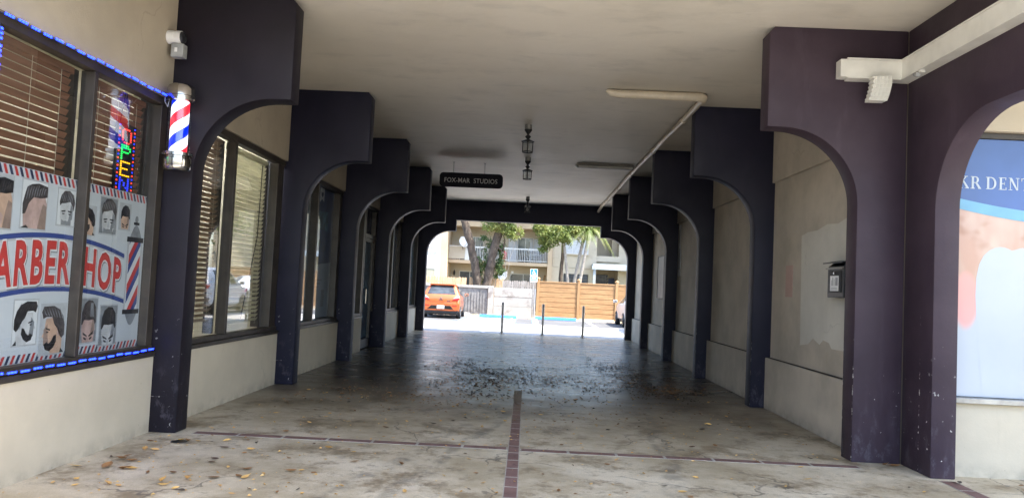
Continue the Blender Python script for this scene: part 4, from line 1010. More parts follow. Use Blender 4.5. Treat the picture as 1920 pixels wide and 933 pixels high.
# ------------------------------------------------------------------ bollards, floor drain
for i, (x, y, ll) in enumerate(((-.722, 24.28, 'slim grey steel bollard in line before the blue wheel stop, shop side'), (.57, 24.28, 'slim grey steel bollard, middle one, before the timber fence corner post'), (1.841, 24.2, 'slim grey steel bollard before the timber fence, on white car side'))):
    t = thing('bollard', ll, 'bollard', (x, y, 0), 'slim bollards across the far opening')
    b = MB(); b.lathe([(.040, -.005), (.040, .97), (.034, .99), (.015, 1.0)], (x, y, 0), 14); b.build('post', 'post_grey', t, True)
    b = MB(); b.lathe([(.09, -.004), (.09, .012), (.05, .016)], (x, y, 0), 16); b.build('base_ring', 'galv', t, True)
t = thing('drain_cover', 'round metal cleanout cover in concrete by the first pillar', 'drain cover', (-2.98, 6.72, 0))
b = MB(); b.lathe([(.13, -.002), (.13, .003)], (-2.98, 6.72, 0), 28); b.build('collar', 'floor', t)
b = MB(); b.lathe([(.07, .003), (.07, .005), (.02, .006)], (-3.0, 6.72, 0), 24); b.build('lid', 'black_box', t)
t = thing('dropped_cup_lid', 'white plastic lid lying among the dark leaf litter', 'lid', (-.478, 12.43, 0))
b = MB(); b.lathe([(.07, .002), (.072, .008), (.055, .012), (.05, .02), (.01, .022)], (-.478, 12.43, 0), 20); b.build('rim', 'p_white', t, True)

# ------------------------------------------------------------------ fallen leaves
def leaf_mesh(nm, mat, seed, L):
    r = random.Random(seed); b = MB()
    w = L * r.uniform(.38, .6); c = r.uniform(.15, .4) * L; tw = r.uniform(-.15, .15) * L
    st = [(-.5, .04), (-.25, .8), (0, 1), (.25, .75), (.5, .05)]
    v = []
    for (u, k) in st:
        zc = c * (u * u) * 1.6 + .004
        v += [(u * L, -w * k * .5, zc + c * .35 * k + tw * k), (u * L, 0, zc), (u * L, w * k * .5, zc + c * .45 * k)]
    f = []
    for i in range(4): f += [(3 * i, 3 * i + 1, 3 * i + 4, 3 * i + 3), (3 * i + 1, 3 * i + 2, 3 * i + 5, 3 * i + 4)]
    v += [(.5 * L, -.002, v[13][2]), (.72 * L, .0, v[13][2] + .004), (.5 * L, .002, v[13][2])]; f.append((15, 16, 17))
    b.add(v, f); return b
LM = {}
for kind, mat, n in (('gold', 'dry_gold', 5), ('brown', 'dry_brown', 4), ('dark', 'dry_dark', 3)):
    LM[kind] = []
    for k in range(n):
        o = leaf_mesh('fallen_leaf', mat, k * 7 + len(kind), .05).build('fallen_leaf', mat, None, True, keep=True)
        LM[kind].append(o.data); bpy.data.objects.remove(o)
LLAB = {'gold': ('small curled golden dry leaf on the concrete floor', 'golden fallen leaves'), 'brown': ('curled brown dry leaf on the concrete floor', 'brown fallen leaves'), 'dark': ('flat dark fallen leaf on the concrete floor', 'dark fallen leaves')}
rl = random.Random(21)
def put_leaf(kind, x, y, s):
    o = bpy.data.objects.new('fallen_leaf', rl.choice(LM[kind])); col.objects.link(o)
    o.location = (x, y, .004); o.rotation_euler = (rl.uniform(-.15, .15), rl.uniform(-.15, .15), rl.uniform(0, 6.28)); s *= 1.08; o.scale = (s, s, s * rl.uniform(.6, 1))
    tag(o, LLAB[kind][0], 'leaf', LLAB[kind][1])
n = 0
while n < 290:
    y = 5.2 + 5.8 * rl.random() ** 1.2
    x = rl.uniform(-3.3, 3.3)
    if y < 7.3 and rl.random() < .36: x = rl.uniform(-3.38, -1.2)
    if y < 6.8 and rl.random() < .12: x = rl.uniform(3.0, 4.6)
    if y > 7.1 and abs(x) > 3.05: continue
    if abs(x) < .15 and rl.random() < .6: continue
    k = rl.random(); kind = 'gold' if k < .56 else 'brown' if k < .78 else 'dark'
    put_leaf(kind, x, y, rl.choice((.55, .7, .8, .9, 1.0, 1.15, 1.4)) * (1.25 if x < -1.5 and y < 7 else 1)); n += 1
for (x, y, s) in ((-3.1, 5.75, 2.6), (-2.95, 5.72, 2.2), (-2.1, 5.9, 1.6), (3.48, 7.2, 2.2), (-1.35, 6.3, 1.5), (3.42, 7.24, 1.6)): put_leaf('brown', x, y, s)
# the uncounted litter swept into the middle of the passage
def litter(nm, mat, spots, n, smin, smax):
    b = MB()
    for _ in range(n):
        cx, cy, sx, sy = rl.choice(spots)
        x, y = rl.gauss(cx, sx), rl.gauss(cy, sy)
        if abs(x) > 3.0 or y < 8.6 or y > 23: continue
        a = rl.uniform(0, 6.28); L = rl.uniform(smin, smax); w = L * rl.uniform(.35, .6); h = rl.uniform(.04, .30) * L
        ca, sa = math.cos(a), math.sin(a)
        def q(u, v, z): return (x + u * ca - v * sa, y + u * sa + v * ca, z)
        b.add([q(-L / 2, 0, .004), q(0, -w / 2, .004 + h), q(L / 2, 0, .006 + h * rl.random()), q(0, w / 2, .004 + h * .5), q(0, 0, .004)], [(0, 1, 4), (1, 2, 4), (2, 3, 4), (3, 0, 4)])
    o = b.build(nm, mat, None, False, 0, (0, 14, 0)); return o
spots_d = [(rl.gauss(-.55, .5), rl.gauss(13.2, 1.3), rl.uniform(.06, .35), rl.uniform(.08, .5)) for _ in range(30)] + [(rl.gauss(1.95, .3), rl.gauss(13.6, 1.5), rl.uniform(.06, .25), rl.uniform(.1, .6)) for _ in range(26)] + [(.4, 14.5, 1.4, 2.4), (.2, 18, 1.5, 2.5), (.6, 12.6, .9, .9), (.3, 13.5, 1.5, 2.0), (-.3, 12.5, 1.0, 1.3), (1.7, 13.2, .7, 1.6)] * 4
dk = litter('leaf_litter', 'dry_dark', spots_d, 4600, .014, .060)
tag(dk, 'dark fallen leaves scattered thickly over the middle of the floor', 'leaf litter', None, 'stuff')
bn = litter('leaf_litter', 'dry_brown', [(-.55, 11.6, .55, .35), (-.3, 12.8, .8, .6), (2.25, 11.9, .25, .35), (.7, 12.6, .5, .5), (-1.5, 10.2, .7, .6), (.3, 11, 1.6, 1.2), (0, 13.3, 1.3, 1.6), (1.8, 13.2, .7, 1.5), (-.4, 9.6, 1.4, .8)], 2300, .014, .055)
tag(bn, 'reddish brown leaf scraps in the dirt of the middle floor', 'leaf litter', None, 'stuff')

tn = MB()
for _ in range(620):
    y = 4.9 + 5.5 * rl.random() ** 1.2; x = rl.uniform(-3.3, 3.2)
    if y < 7 and rl.random() < .4: x = -3.4 + 1.9 * rl.random()
    if y > 7 and abs(x) > 3.05: continue
    a = rl.uniform(0, 6.28); L = rl.choice((.012, .016, .02, .026, .034)); w = L * rl.uniform(.3, .7); h = L * rl.uniform(.1, .45); ca, sa = math.cos(a), math.sin(a)
    q = lambda u, v, z: (x + u * ca - v * sa, y + u * sa + v * ca, z)
    tn.add([q(-L / 2, 0, .003 + h * .3), q(0, -w / 2, .003 + h), q(L / 2, 0, .004), q(0, w / 2, .003 + h * .4), q(0, 0, .0035)], [(0, 1, 4), (1, 2, 4), (2, 3, 4), (3, 0, 4)])
tag(tn.build('leaf_crumbs', 'dry_gold', None, False, 0, (0, 7, 0)), 'tiny tan leaf crumbs strewn over the pale concrete near the brick strip', 'leaf litter', None, 'stuff')
# ------------------------------------------------------------------ parking lot markings and kerbs
def line(b, x0, y0, x1, y1, w, z=.0):
    d = Vector((x1 - x0, y1 - y0, 0)).normalized(); n = Vector((-d.y, d.x, 0)) * w / 2
    a, c = Vector((x0, y0, z)), Vector((x1, y1, z)); b.poly([a - n, c - n, c + n, a + n])
b = MB()
for x in (-2.55, -.62, .52, 2.95, 5.6, -5.1): line(b, x, 31.25, x, 36.6, .12)
for k in range(7): line(b, -2.45, 31.9 + k * .75, -.72, 32.3 + k * .75, .10)
line(b, -2.2, 28.6, -1.3, 24.5, .12, -.0); line(b, -3.9, 25.0, -1.0, 25.3, .12, .0); line(b, -3.9, 26.6, -1.9, 26.4, .10, .0)
tag(b.build('parking_lines', 'line_white'), kind='structure')
b = MB()
for (x0, x1) in ((-.46, .36), (-4.9, -2.75)):
    for x in (x0, x1): line(b, x, 31.4, x, 36.5, .10, .001)
    line(b, x0, 31.4, x1, 31.4, .10, .001)
tag(b.build('parking_lines', 'line_blue'), kind='structure')
sheet('gravel_bed', -12, 8, 36.9, 41.0, -.002, 'gravel')
b = MB(); rg = random.Random(5)
for _ in range(2600):
    x, y = rg.uniform(-6, 5.4), 36.75 + rg.random() ** 1.4 * 2.1; s = rg.uniform(.015, .05)
    v = [(x + s * math.cos(a * PI / 2 + rg.random()), y + s * math.sin(a * PI / 2 + rg.random()), -.004) for a in range(4)]
    b.add(v + [(x + rg.uniform(-s, s) * .4, y, s * rg.uniform(.5, 1.1))], [(0, 1, 4), (1, 2, 4), (2, 3, 4), (3, 0, 4)])
tag(b.build('gravel', 'gravel', None, False, 0, (0, 37.5, 0)), 'loose tan gravel along the fence foot', 'gravel', None, 'stuff')
def wheel_stop(x0, x1, y, mat, label):
    b = MB(); b.prism([(y - .09, -.005), (y + .09, -.005), (y + .065, .13), (y - .065, .13)], 'x', x0, x1)
    tag(b.build('wheel_stop', mat, None, False, .012), label, 'wheel stop', 'concrete wheel stops at the lot edge')
wheel_stop(-2.18, -.40, 36.2, 'stop_blue', 'blue wheel stop in front of the weathered concrete wall')
wheel_stop(.48, 2.45, 36.7, 'stop_blue', 'blue wheel stop in front of the timber fence')
wheel_stop(-4.75, -2.72, 37.4, 'line_white', 'white wheel stop in front of the orange car')

# ------------------------------------------------------------------ walls and fences
t = thing('block_wall', 'grey grooved block wall behind the orange car', 'wall', (-4.5, 39.1, 0))
b = MB(); b.box(-9.0, -1.98, 39.06, 39.25, -.02, 1.36); 
for k in range(46):
    x = -8.95 + k * .15
    b.box(x, x + rg.uniform(.05, .09), 39.02 + rg.uniform(0, .02), 39.062, .06 + (.18 if k % 3 else .02) * rg.random(), 1.30 - .25 * rg.random())
b.build('wall', 'block_wall', t)
b = MB(); b.box(-9.05, -1.96, 39.0, 39.29, 1.362, 1.49); b.build('coping', 'conc_wall', t, False, .01)
b = MB(); b.box(-1.95, -1.68, 38.98, 39.28, -.02, 1.50); b.build('end_post', 'conc_wall', t, False, .01)
t = thing('concrete_wall', 'weathered pale concrete panel wall beside timber fence', 'wall', (-.6, 39.15, 0))
for k, (z0, z1) in enumerate(((-.02, .46), (.475, .96), (.975, 1.42))):
    b = MB(); b.box(-1.66, .44, 39.05 + .012 * (k % 2), 39.2, z0, z1); b.build('wall_panel', 'conc_wall', t, False, .012)
b = MB(); b.box(.44, .485, 39.02, 39.22, -.02, 1.46); b.build('white_edge', 'line_white', t)
def pickets(label, x0, x1, y, z0, z1, mat, w=.105):
    t = thing('picket_fence', label, 'fence', ((x0 + x1) / 2, y, z0), None)
    b = MB(); x = x0
    while x < x1:
        h = z1 + rg.uniform(-.03, .02); ww = w * rg.uniform(.85, 1.0)
        b.prism([(x, z0), (x + ww, z0), (x + ww, h - .03), (x + ww * .72, h), (x + ww * .28, h), (x, h - .03)], 'y', y + rg.uniform(0, .006), y + .022)
        x += w + .012
    b.build('pickets', mat, t)
    b = MB(); b.box(x0, x1, y + .03, y + .07, z1 - .3, z1 - .22); b.box(x0, x1, y + .03, y + .07, z0 + .15, z0 + .23); b.build('rails', mat, t)
    return t
pickets('weathered grey picket fence above the pale concrete wall', -1.25, .43, 39.5, .9, 1.83, 'picket_old')
pickets('fresh pine picket fence behind the orange car', -9.0, -3.3, 41.0, .6, 1.88, 'picket_new', .14)
pickets('short run of fresh pine pickets between and beside tree trunks', -3.25, -1.3, 43.0, .6, 1.93, 'picket_new', .14)
t = thing('timber_fence', 'tall golden timber fence of horizontal boards with capped posts', 'fence', (3.0, 39, 0))
px_ = [.60, 2.68, 4.62, 6.6, 8.6]
for i in range(4):
    b = MB(); z = .05; k = 0; n = 7; hh = (1.80 - .05) / n
    while k < n:
        x0, x1 = px_[i] + .075, px_[i + 1] - .075
        b.box(x0, x1, 39.0 + rg.uniform(-.004, .004), 39.05, z + k * hh + .011, z + (k + 1) * hh - .011); k += 1
    b.box(px_[i] + .075, px_[i + 1] - .075, 39.03, 39.045, .05, 1.8)
    b.build('board_panel', 'fence_wood', t, False, .006)
    b = MB(); b.box(px_[i] + .07, px_[i + 1] - .07, 38.98, 39.06, 1.802, 1.86); b.build('top_rail', 'fence_post', t, False, .006)
for x in px_:
    b = MB(); b.box(x - .07, x + .07, 38.95, 39.09, -.02, 1.96); ps = b.build('post', 'fence_post', t, False, .008)
    b = MB(); b.lathe([(.11, 1.962), (.115, 1.985), (.02, 2.06)], (x, 39.02, 0), 4); b.build('cap', 'fence_post', ps)

# accessible parking sign
t = thing('parking_sign', 'blue accessible parking sign with wheelchair symbol on a post', 'sign', (.35, 38.4, 0))
b = MB(); b.lathe([(.035, -.02), (.035, 2.46)], (.35, 38.45, 0), 10); b.build('post', 'galv', t, True)
def rr_(x0, x1, z0, z1, r):
    o = []
    for (cx, cz, a0) in ((x1 - r, z1 - r, 0), (x0 + r, z1 - r, 90), (x0 + r, z0 + r, 180), (x1 - r, z0 + r, 270)):
        for k in range(5): o.append((cx + r * math.cos(R(a0 + 22.5 * k)), cz + r * math.sin(R(a0 + 22.5 * k))))
    return o
b = MB(); b.prism(rr_(.165, .535, 1.80, 2.45, .03), 'y', 38.405, 38.415); pl_ = b.build('plate', 'p_white', t)
b = MB(); b.prism(rr_(.19, .51, 2.145, 2.43, .02), 'y', 38.401, 38.404); b.prism(rr_(.19, .51, 1.87, 2.07, .02), 'y', 38.401, 38.404); b.build('blue_field', 'sign_blue', pl_)
b = MB()
def seg(p, w=.028): 
    for i in range(len(p) - 1):
        a, c = Vector((p[i][0], 0, p[i][1])), Vector((p[i + 1][0], 0, p[i + 1][1])); d = (c - a).normalized(); n = Vector((-d.z, 0, d.x)) * w / 2
        b.add([(q.x, 38.3985 - .0002 * i, q.z) for q in (a - n, c - n, c + n, a + n)], [(0, 1, 2, 3)])
seg([(.325, 2.375), (.33, 2.28), (.39, 2.28), (.425, 2.195), (.455, 2.20)])
seg([(.33, 2.33), (.395, 2.33)], .02)
seg([(.30 + .0, 2.30), (.272, 2.25), (.285, 2.20), (.33, 2.175), (.375, 2.19), (.395, 2.235)], .022)
b.add([(.325 + .022 * math.cos(k * PI / 5), 38.398, 2.405 + .018 * math.sin(k * PI / 5)) for k in range(10)], [tuple(range(10))])
b.build('wheelchair_symbol', 'p_white', pl_)
vs, fs = text_shape('PARKING', 1.0, .02, 1.0); xs = [v[0] for v in vs]
b = MB(); b.add([(.20 + (v[0] - min(xs)) / (max(xs) - min(xs)) * .30, 38.4035, 2.088 + v[1] * .052) for v in vs], fs)
b.build('lettering', 'sign_blue', pl_)
b = MB()
for (a, c, z) in ((.23, .47, 2.02), (.25, .45, 1.965), (.22, .48, 1.91)): b.box(a, c, 38.399, 38.4005, z, z + .028)
b.build('small_print', 'p_white', pl_)

# ------------------------------------------------------------------ cars
def car(label, loc, yaw, paint, st, wheels, lights, glass_rows, plate=True, hatch=True):
    """st: stations (y, half width, z bottom, z belt, z top, half width of the top); rear at y = 0"""
    t = thing('parked_car', label, 'car', (0, 0, 0), 'parked cars')
    def ring(s):
        y, w, zb, zl, zt, rw = s
        h = [(w * .86, zb), (w * .97, zb + .10), (w, zb + (zl - zb) * .55), (w * .975, zl), (rw, zt - .05 * min(1, max(.1, (zt - zl) * 3))), (rw * .86, zt), (rw * .4, zt + .015)]
        return [(x, y, z) for x, z in h] + [(-x, y, z) for x, z in reversed(h)]
    rings = [ring(s) for s in st]; n = len(rings[0])
    b = MB(); v = [p for r in rings for p in r]; f = []
    for i in range(len(rings) - 1):
        for k in range(n): f.append((i * n + k, i * n + (k + 1) % n, (i + 1) * n + (k + 1) % n, (i + 1) * n + k))
    f += [tuple(range(n)), tuple((len(rings) - 1) * n + k for k in range(n))]
    b.add(v, f); body = b.build('body', paint, t, True)
    def pane(name, i, k0, k1, push, i1=None, ins=.10):
        A, Bv = rings[i], rings[i1 if i1 is not None else i + 1]
        q = [Vector(A[k0]), Vector(A[k1]), Vector(Bv[k1]), Vector(Bv[k0])]
        cn = sum(q, Vector()) / 4; q = [cn + (p - cn) * (1 - ins) for p in q]
        nn = (q[1] - q[0]).cross(q[3] - q[0]).normalized()
        if nn.dot(Vector(push)) < 0: nn = -nn
        bb = MB(); q1 = [p + nn * .004 for p in q]; q2 = [p + nn * .012 for p in q]
        bb.add(q1 + q2, [(0, 1, 2, 3), (7, 6, 5, 4), (0, 4, 5, 1), (1, 5, 6, 2), (2, 6, 7, 3), (3, 7, 4, 0)])
        return bb.build(name, 'glass_car', t)
    ri, wi, sides = glass_rows
    # dark cabin seen through: rear and front glass are near-black mirrors with the sky in them
    pane('rear_window', ri[0], 5, n - 6, (0, -1, .4), ri[1], .07)
    pane('windscreen', wi[0], 5, n - 6, (0, 1, .4), wi[1], .05)
    for i in sides:
        pane('side_window', i, 3, 4, (1, 0, 0), None, .12); pane('side_window', i, n - 4, n - 5, (-1, 0, 0), None, .12)
    W = max(s[1] for s in st)
    for (wy, wr) in wheels:
        for sx in (-1, 1):
            bb = MB(); x0, x1 = sx * (W - .19), sx * (W + .015)
            a, c = min(x0, x1), max(x0, x1)
            bb.lathe([(wr * .62, a), (wr * .93, a), (wr, a + .03), (wr, c - .03), (wr * .93, c), (wr * .62, c)], (0, wy, wr), 24, 'x')
            w_ = bb.build('wheel', 'tyre', t, True)
            bb = MB(); ro = c + .004 if sx > 0 else a - .004
            bb.lathe([(wr * .62, ro - .01), (wr * .60, ro), (wr * .2, ro - sx * .012)] if sx > 0 else [(wr * .2, ro + .012), (wr * .60, ro), (wr * .62, ro + .01)], (0, wy, wr), 10, 'x'); bb.build('rim', 'chrome', w_)
    bb = MB(); bb.box(-W * .86, W * .86, st[0][0] + .12, st[-1][0] - .15, .17, st[0][2] + .06); bb.build('underbody', 'car_black', t)
    for (nm, mt, poly, y0, y1, both) in lights:
        for sx in ((1, -1) if both else (1,)):
            bb = MB(); bb.prism([(sx * x, z) for x, z in poly], 'y', y0, y1); bb.build(nm, mt, t, False, .006)
    L = st[-1][0]
    for sx in (-1, 1):
        bb = MB(); bb.box(sx * (W + .03), sx * (W + .20), L * .655, L * .655 + .10, 1.0 * st[3][3], st[3][3] + .13); mm = bb.build('wing_mirror', paint, t, False, .025)
        bb = MB(); bb.box(sx * (W + .045), sx * (W + .185), L * .655 - .004, L * .655 - .001, st[3][3] + .02, st[3][3] + .11); bb.build('mirror_glass', 'chrome', mm)
    t.location = loc; t.rotation_euler = (0, 0, yaw)
    return t
M['glass_car'] = plain('car_window_glass', (.035, .042, .048), .06, 0, .5, 3, spec=.8)
hs = [(0, .70, .36, .62, .80, .66), (.03, .79, .33, .66, .92, .74), (.12, .825, .30, .90, 1.03, .77), (.42, .83, .24, .96, 1.43, .60), (.75, .83, .22, .97, 1.49, .59), (1.7, .83, .21, .95, 1.50, .58), (2.35, .83, .21, .93, 1.42, .57), (2.95, .82, .21, .90, .99, .66), (3.5, .79, .22, .78, .84, .62), (3.75, .70, .28, .60, .68, .55), (3.80, .55, .34, .52, .58, .45)]
hl = [('tail_light', 'lamp_red', [(.46, .78), (.76, .80), (.80, .90), (.58, .86)], -.012, .14, True),
      ('tail_lens', 'lamp_clear', [(.52, .865), (.80, .905), (.78, 1.0), (.70, 1.01)], -.006, .16, True),
      ('reflector', 'lamp_red', [(.50, .545), (.70, .545), (.70, .575), (.50, .575)], -.022, .06, True),
      ('bumper_groove', 'car_black', [(.40, .55), (.54, .40), (.60, .40), (.585, .415), (.55, .415), (.42, .56), (-.42, .56), (-.55, .415), (-.585, .415), (-.60, .40), (-.54, .40), (-.40, .55)], -.018, .02, False),
      ('bumper', 'car_orange', [(-.80, .36), (.80, .36), (.83, .50), (.80, .66), (-.80, .66), (-.83, .50)], -.012, .20, False),
      ('number_plate', 'plate', [(-.16, .42), (.16, .42), (.16, .565), (-.16, .565)], -.026, -.019, False),
      ('boot_crease', 'car_black', [(-.52, .715), (.52, .715), (.52, .722), (-.52, .722)], -.004, .02, False),
      ('emblem', 'chrome', [(-.05, .86), (0, .93), (.05, .86), (0, .84)], -.02, .03, False),
      ('boot_handle', 'chrome', [(-.10, .80), (.10, .80), (.09, .825), (-.09, .825)], -.012, .03, False),
      ('badge', 'chrome', [(.26, .755), (.42, .755), (.42, .785), (.26, .785)], -.008, .02, False),
      ('lower_skirt', 'car_black', [(-.72, .24), (.72, .24), (.76, .362), (-.76, .362)], .03, .3, False)]
oc = car('small orange hatchback parked nose in, rear to the passage', (-3.68, 32.95, -.008), R(1.0), 'car_orange', hs, [(.62, .285), (3.05, .285)], hl, ((2, 3), (6, 7), (4, 5)))
b = MB(); b.tube([(0, .43, 1.47), (.02, .36, 1.62)], .006, 6); o = b.build('antenna', 'car_black', None, True, keep=True); o.parent = oc
b = MB(); b.tube([(.05, .19, 1.09), (.12, .22, 1.12), (-.28, .26, 1.16)], .010, 6); o = b.build('wiper', 'car_black', None, True, keep=True); o.parent = oc
b = MB(); b.prism([(-.56, 1.445), (.56, 1.445), (.54, 1.50), (-.54, 1.50)], 'y', .30, .60); o = b.build('roof_spoiler', 'car_orange', None, False, .015, keep=True); o.parent = oc
ss = [(0, .78, .50, .80, .98, .72), (.04, .86, .42, .86, 1.08, .80), (.16, .92, .36, 1.05, 1.14, .84), (.50, .93, .30, 1.10, 1.60, .66), (.85, .93, .28, 1.10, 1.68, .65), (2.2, .93, .27, 1.07, 1.70, .64), (2.9, .93, .27, 1.05, 1.60, .62), (3.45, .92, .27, 1.02, 1.10, .72), (4.2, .88, .28, .92, .98, .68), (4.5, .78, .34, .70, .80, .6), (4.55, .6, .4, .6, .7, .5)]
sl = [('tail_light', 'lamp_red', [(.44, .98), (.88, .95), (.90, 1.06), (.62, 1.08)], -.01, .20, True),
      ('number_plate', 'plate', [(-.17, .80), (.17, .80), (.17, .94), (-.17, .94)], -.02, -.01, False),
      ('bumper', 'car_black', [(-.88, .42), (.88, .42), (.90, .60), (-.90, .60)], -.04, .20, False),
      ('exhaust', 'chrome', [(.50, .40), (.68, .40), (.68, .46), (.50, .46)], -.05, .1, True)]
car('white sport utility car parked beyond the stucco wall end', (5.05, 26.6, -.004), R(-1.5), 'car_white', ss, [(.85, .36), (3.55, .36)], sl, ((2, 3), (6, 7), (4, 5)))
ws_ = [(0, .70, .40, .70, .90, .66), (.04, .80, .34, .74, .98, .76), (.14, .88, .30, .96, 1.06, .78), (.55, .90, .26, 1.0, 1.10, .74), (1.25, .90, .24, .99, 1.40, .60), (1.9, .90, .23, .98, 1.46, .59), (2.6, .90, .23, .96, 1.38, .58), (3.2, .89, .23, .93, 1.02, .68), (3.95, .86, .24, .84, .90, .66), (4.3, .76, .30, .66, .74, .6), (4.35, .6, .36, .56, .62, .5)]
wl = [('tail_light', 'lamp_red', [(.46, .86), (.84, .83), (.86, .97), (.60, .99)], -.01, .18, True),
      ('number_plate', 'plate', [(-.17, .72), (.17, .72), (.17, .86), (-.17, .86)], -.02, -.01, False),
      ('bumper', 'car_black', [(-.80, .32), (.80, .32), (.84, .44), (-.84, .44)], -.03, .20, False)]
car('white saloon car mostly hidden behind the far portal column', (5.10, 32.0, -.008), R(0), 'car_white', ws_, [(.85, .31), (3.4, .31)], wl, ((3, 4), (6, 7), (4, 5)))

# ------------------------------------------------------------------ trees
def leaf_cloud(b, blobs, n, smin, smax, rg_, droop=.3):
    """many small folded leaves spread unevenly through overlapping volumes"""
    tot = sum(bl[3] for bl in blobs)
    for (c, rad, den, wgt) in [(x[0], x[1], x[2], x[3]) for x in blobs]:
        m = int(n * wgt / tot)
        cl = [Vector((rg_.gauss(0, .5), rg_.gauss(0, .5), rg_.gauss(0, .5))) for _ in range(max(4, m // 40))]
        for _ in range(m):
            k = rg_.choice(cl); p = Vector((k.x + rg_.gauss(0, .17), k.y + rg_.gauss(0, .17), k.z + rg_.gauss(0, .15)))
            if p.length > 1.25: continue
            p = Vector((c[0] + p.x * rad[0], c[1] + p.y * rad[1], c[2] + p.z * rad[2]))
            s = rg_.uniform(smin, smax); d = Vector((rg_.gauss(0, 1), rg_.gauss(0, 1), rg_.gauss(-droop, .6))).normalized()
            q = d.cross(Vector((rg_.gauss(0, 1), rg_.gauss(0, 1), rg_.gauss(0, 1)))).normalized(); u = d.cross(q)
            a = p; e = p + d * s; m1 = p + d * s * .45 + q * s * .30 + u * s * .10; m2 = p + d * s * .45 - q * s * .30 + u * s * .10
            b.add([a, m1, e, m2], [(0, 1, 2), (0, 2, 3)])
rt = random.Random(11)
def wob(pts, n, amp):
    """subdivide a path and make it irregular"""
    out = []
    for i in range(len(pts) - 1):
        a, c = Vector(pts[i]), Vector(pts[i + 1])
        for k in range(n): out.append(a.lerp(c, k / n) + Vector((rt.gauss(0, amp), rt.gauss(0, amp), 0)))
    return out + [Vector(pts[-1])]
t = thing('forked_tree', 'thick mottled tree trunk forked in two behind the block wall', 'tree', (-2.4, 42.3, 0))
def trunk(pts, r0, r1, n=5):
    p = wob(pts, n, .018); k = len(p) - 1
    b = MB(); b.tube(p, [(r0 + (r1 - r0) * i / k) * (1 + rt.uniform(-.07, .07)) for i in range(k + 1)], 14); return b
b = trunk([(-2.5, 42.2, -.1), (-2.72, 42.2, 1.2), (-2.85, 42.2, 2.3), (-3.05, 42.2, 3.2), (-3.35, 42.15, 4.2), (-3.66, 42.1, 5.1), (-3.85, 42.1, 6.3)], .26, .20)
b2 = trunk([(-2.42, 42.25, -.1), (-2.25, 42.25, 1.2), (-2.12, 42.25, 2.3), (-1.95, 42.25, 3.4), (-1.72, 42.25, 4.3), (-1.5, 42.2, 5.3), (-1.3, 42.2, 6.4)], .27, .20)
b.add(b2.v, b2.f); b.build('trunk', 'bark', t, True)
b = MB()
for (p, r) in (([(-1.72, 42.25, 4.3), (-1.2, 42.0, 4.9), (-.9, 41.8, 5.6)], .09), ([(-1.85, 42.2, 3.9), (-1.4, 42.2, 3.4), (-1.3, 42.1, 4.6)], .07), ([(-3.85, 42.1, 6.3), (-4.8, 42, 7.3)], .12), ([(-3.7, 42.1, 5.7), (-2.9, 42, 7.0)], .10), ([(-1.3, 42.2, 6.4), (-.4, 42, 7.4)], .12), ([(-1.4, 42.2, 5.9), (-2.0, 42.6, 7.3)], .1)):
    b = MB(); w = wob(p, 4, .03); b.tube(w, [r * (1 - .7 * i / len(w)) for i in range(len(w))], 8); b.build('branch', 'bark', t, True)
b = MB(); leaf_cloud(b, [((-1.75, 42.0, 4.85), (.85, .6, .42), 1, 3), ((-.95, 41.9, 4.55), (.55, .5, .42), 1, 2.2), ((-1.2, 41.9, 5.4), (1.0, .9, .6), 1, 2.5), ((-2.7, 42.2, 7.2), (2.6, 2, 1.1), 1, 5), ((-.6, 42, 7.6), (1.6, 1.6, 1.0), 1, 3)], 9000, .07, .15, rt)
b.build('crown', 'leaf', t)
v = thing('climbing_vine', 'leafy green vine and shrub growing between the forked trunks', 'vine', (-2.2, 42.6, 1.0))
b = MB()
for k in range(10):
    x = -2.5 + .16 * k; p = [(x + rt.gauss(0, .1), 42.6 + rt.gauss(0, .1), .5), (x + rt.gauss(0, .12), 42.6, 2.2), (x + rt.gauss(0, .2), 42.55, 4.0)]
    b.tube(wob(p, 4, .03), .012, 5)
b.build('stems', 'palm_bark', v, True)
b = MB(); leaf_cloud(b, [((-2.45, 42.6, 2.6), (.36, .35, .9), 1, 2), ((-2.35, 42.6, 3.9), (.42, .35, .5), 1, .8), ((-1.6, 42.45, 2.8), (.28, .3, .75), 1, 1.7), ((-1.45, 42.45, 2.2), (.24, .3, .4), 1, .7), ((-1.55, 42.4, 3.7), (.3, .3, .4), 1, .7)], 2600, .07, .16, rt, .6)
b.build('foliage', 'vine', v)

t = thing('shade_tree', 'spreading broad leaved tree with low hanging green crown', 'tree', (2.0, 45.2, 0))
b = trunk([(2.1, 45.2, -.1), (2.0, 45.2, 2.2), (2.15, 45.2, 4.6), (2.0, 45.2, 6.0)], .13, .08, 4); b.build('trunk', 'bark', t, True)
b = MB()
for (p, r) in (([(2.1, 45.2, 4.2), (1.2, 44.6, 4.9), (.6, 44.3, 5.1)], .06), ([(2.1, 45.2, 4.4), (3.2, 44.6, 5.2), (4.2, 44.2, 5.4)], .06), ([(2.0, 45.2, 5.6), (1.4, 45.3, 6.8)], .07), ([(2.0, 45.2, 5.6), (2.9, 45.0, 6.9)], .07), ([(1.2, 44.6, 4.9), (1.0, 44.4, 4.2)], .03)):
    b = MB(); w = wob(p, 4, .03); b.tube(w, [r * (1 - .7 * i / len(w)) for i in range(len(w))], 8); b.build('branch', 'bark', t, True)
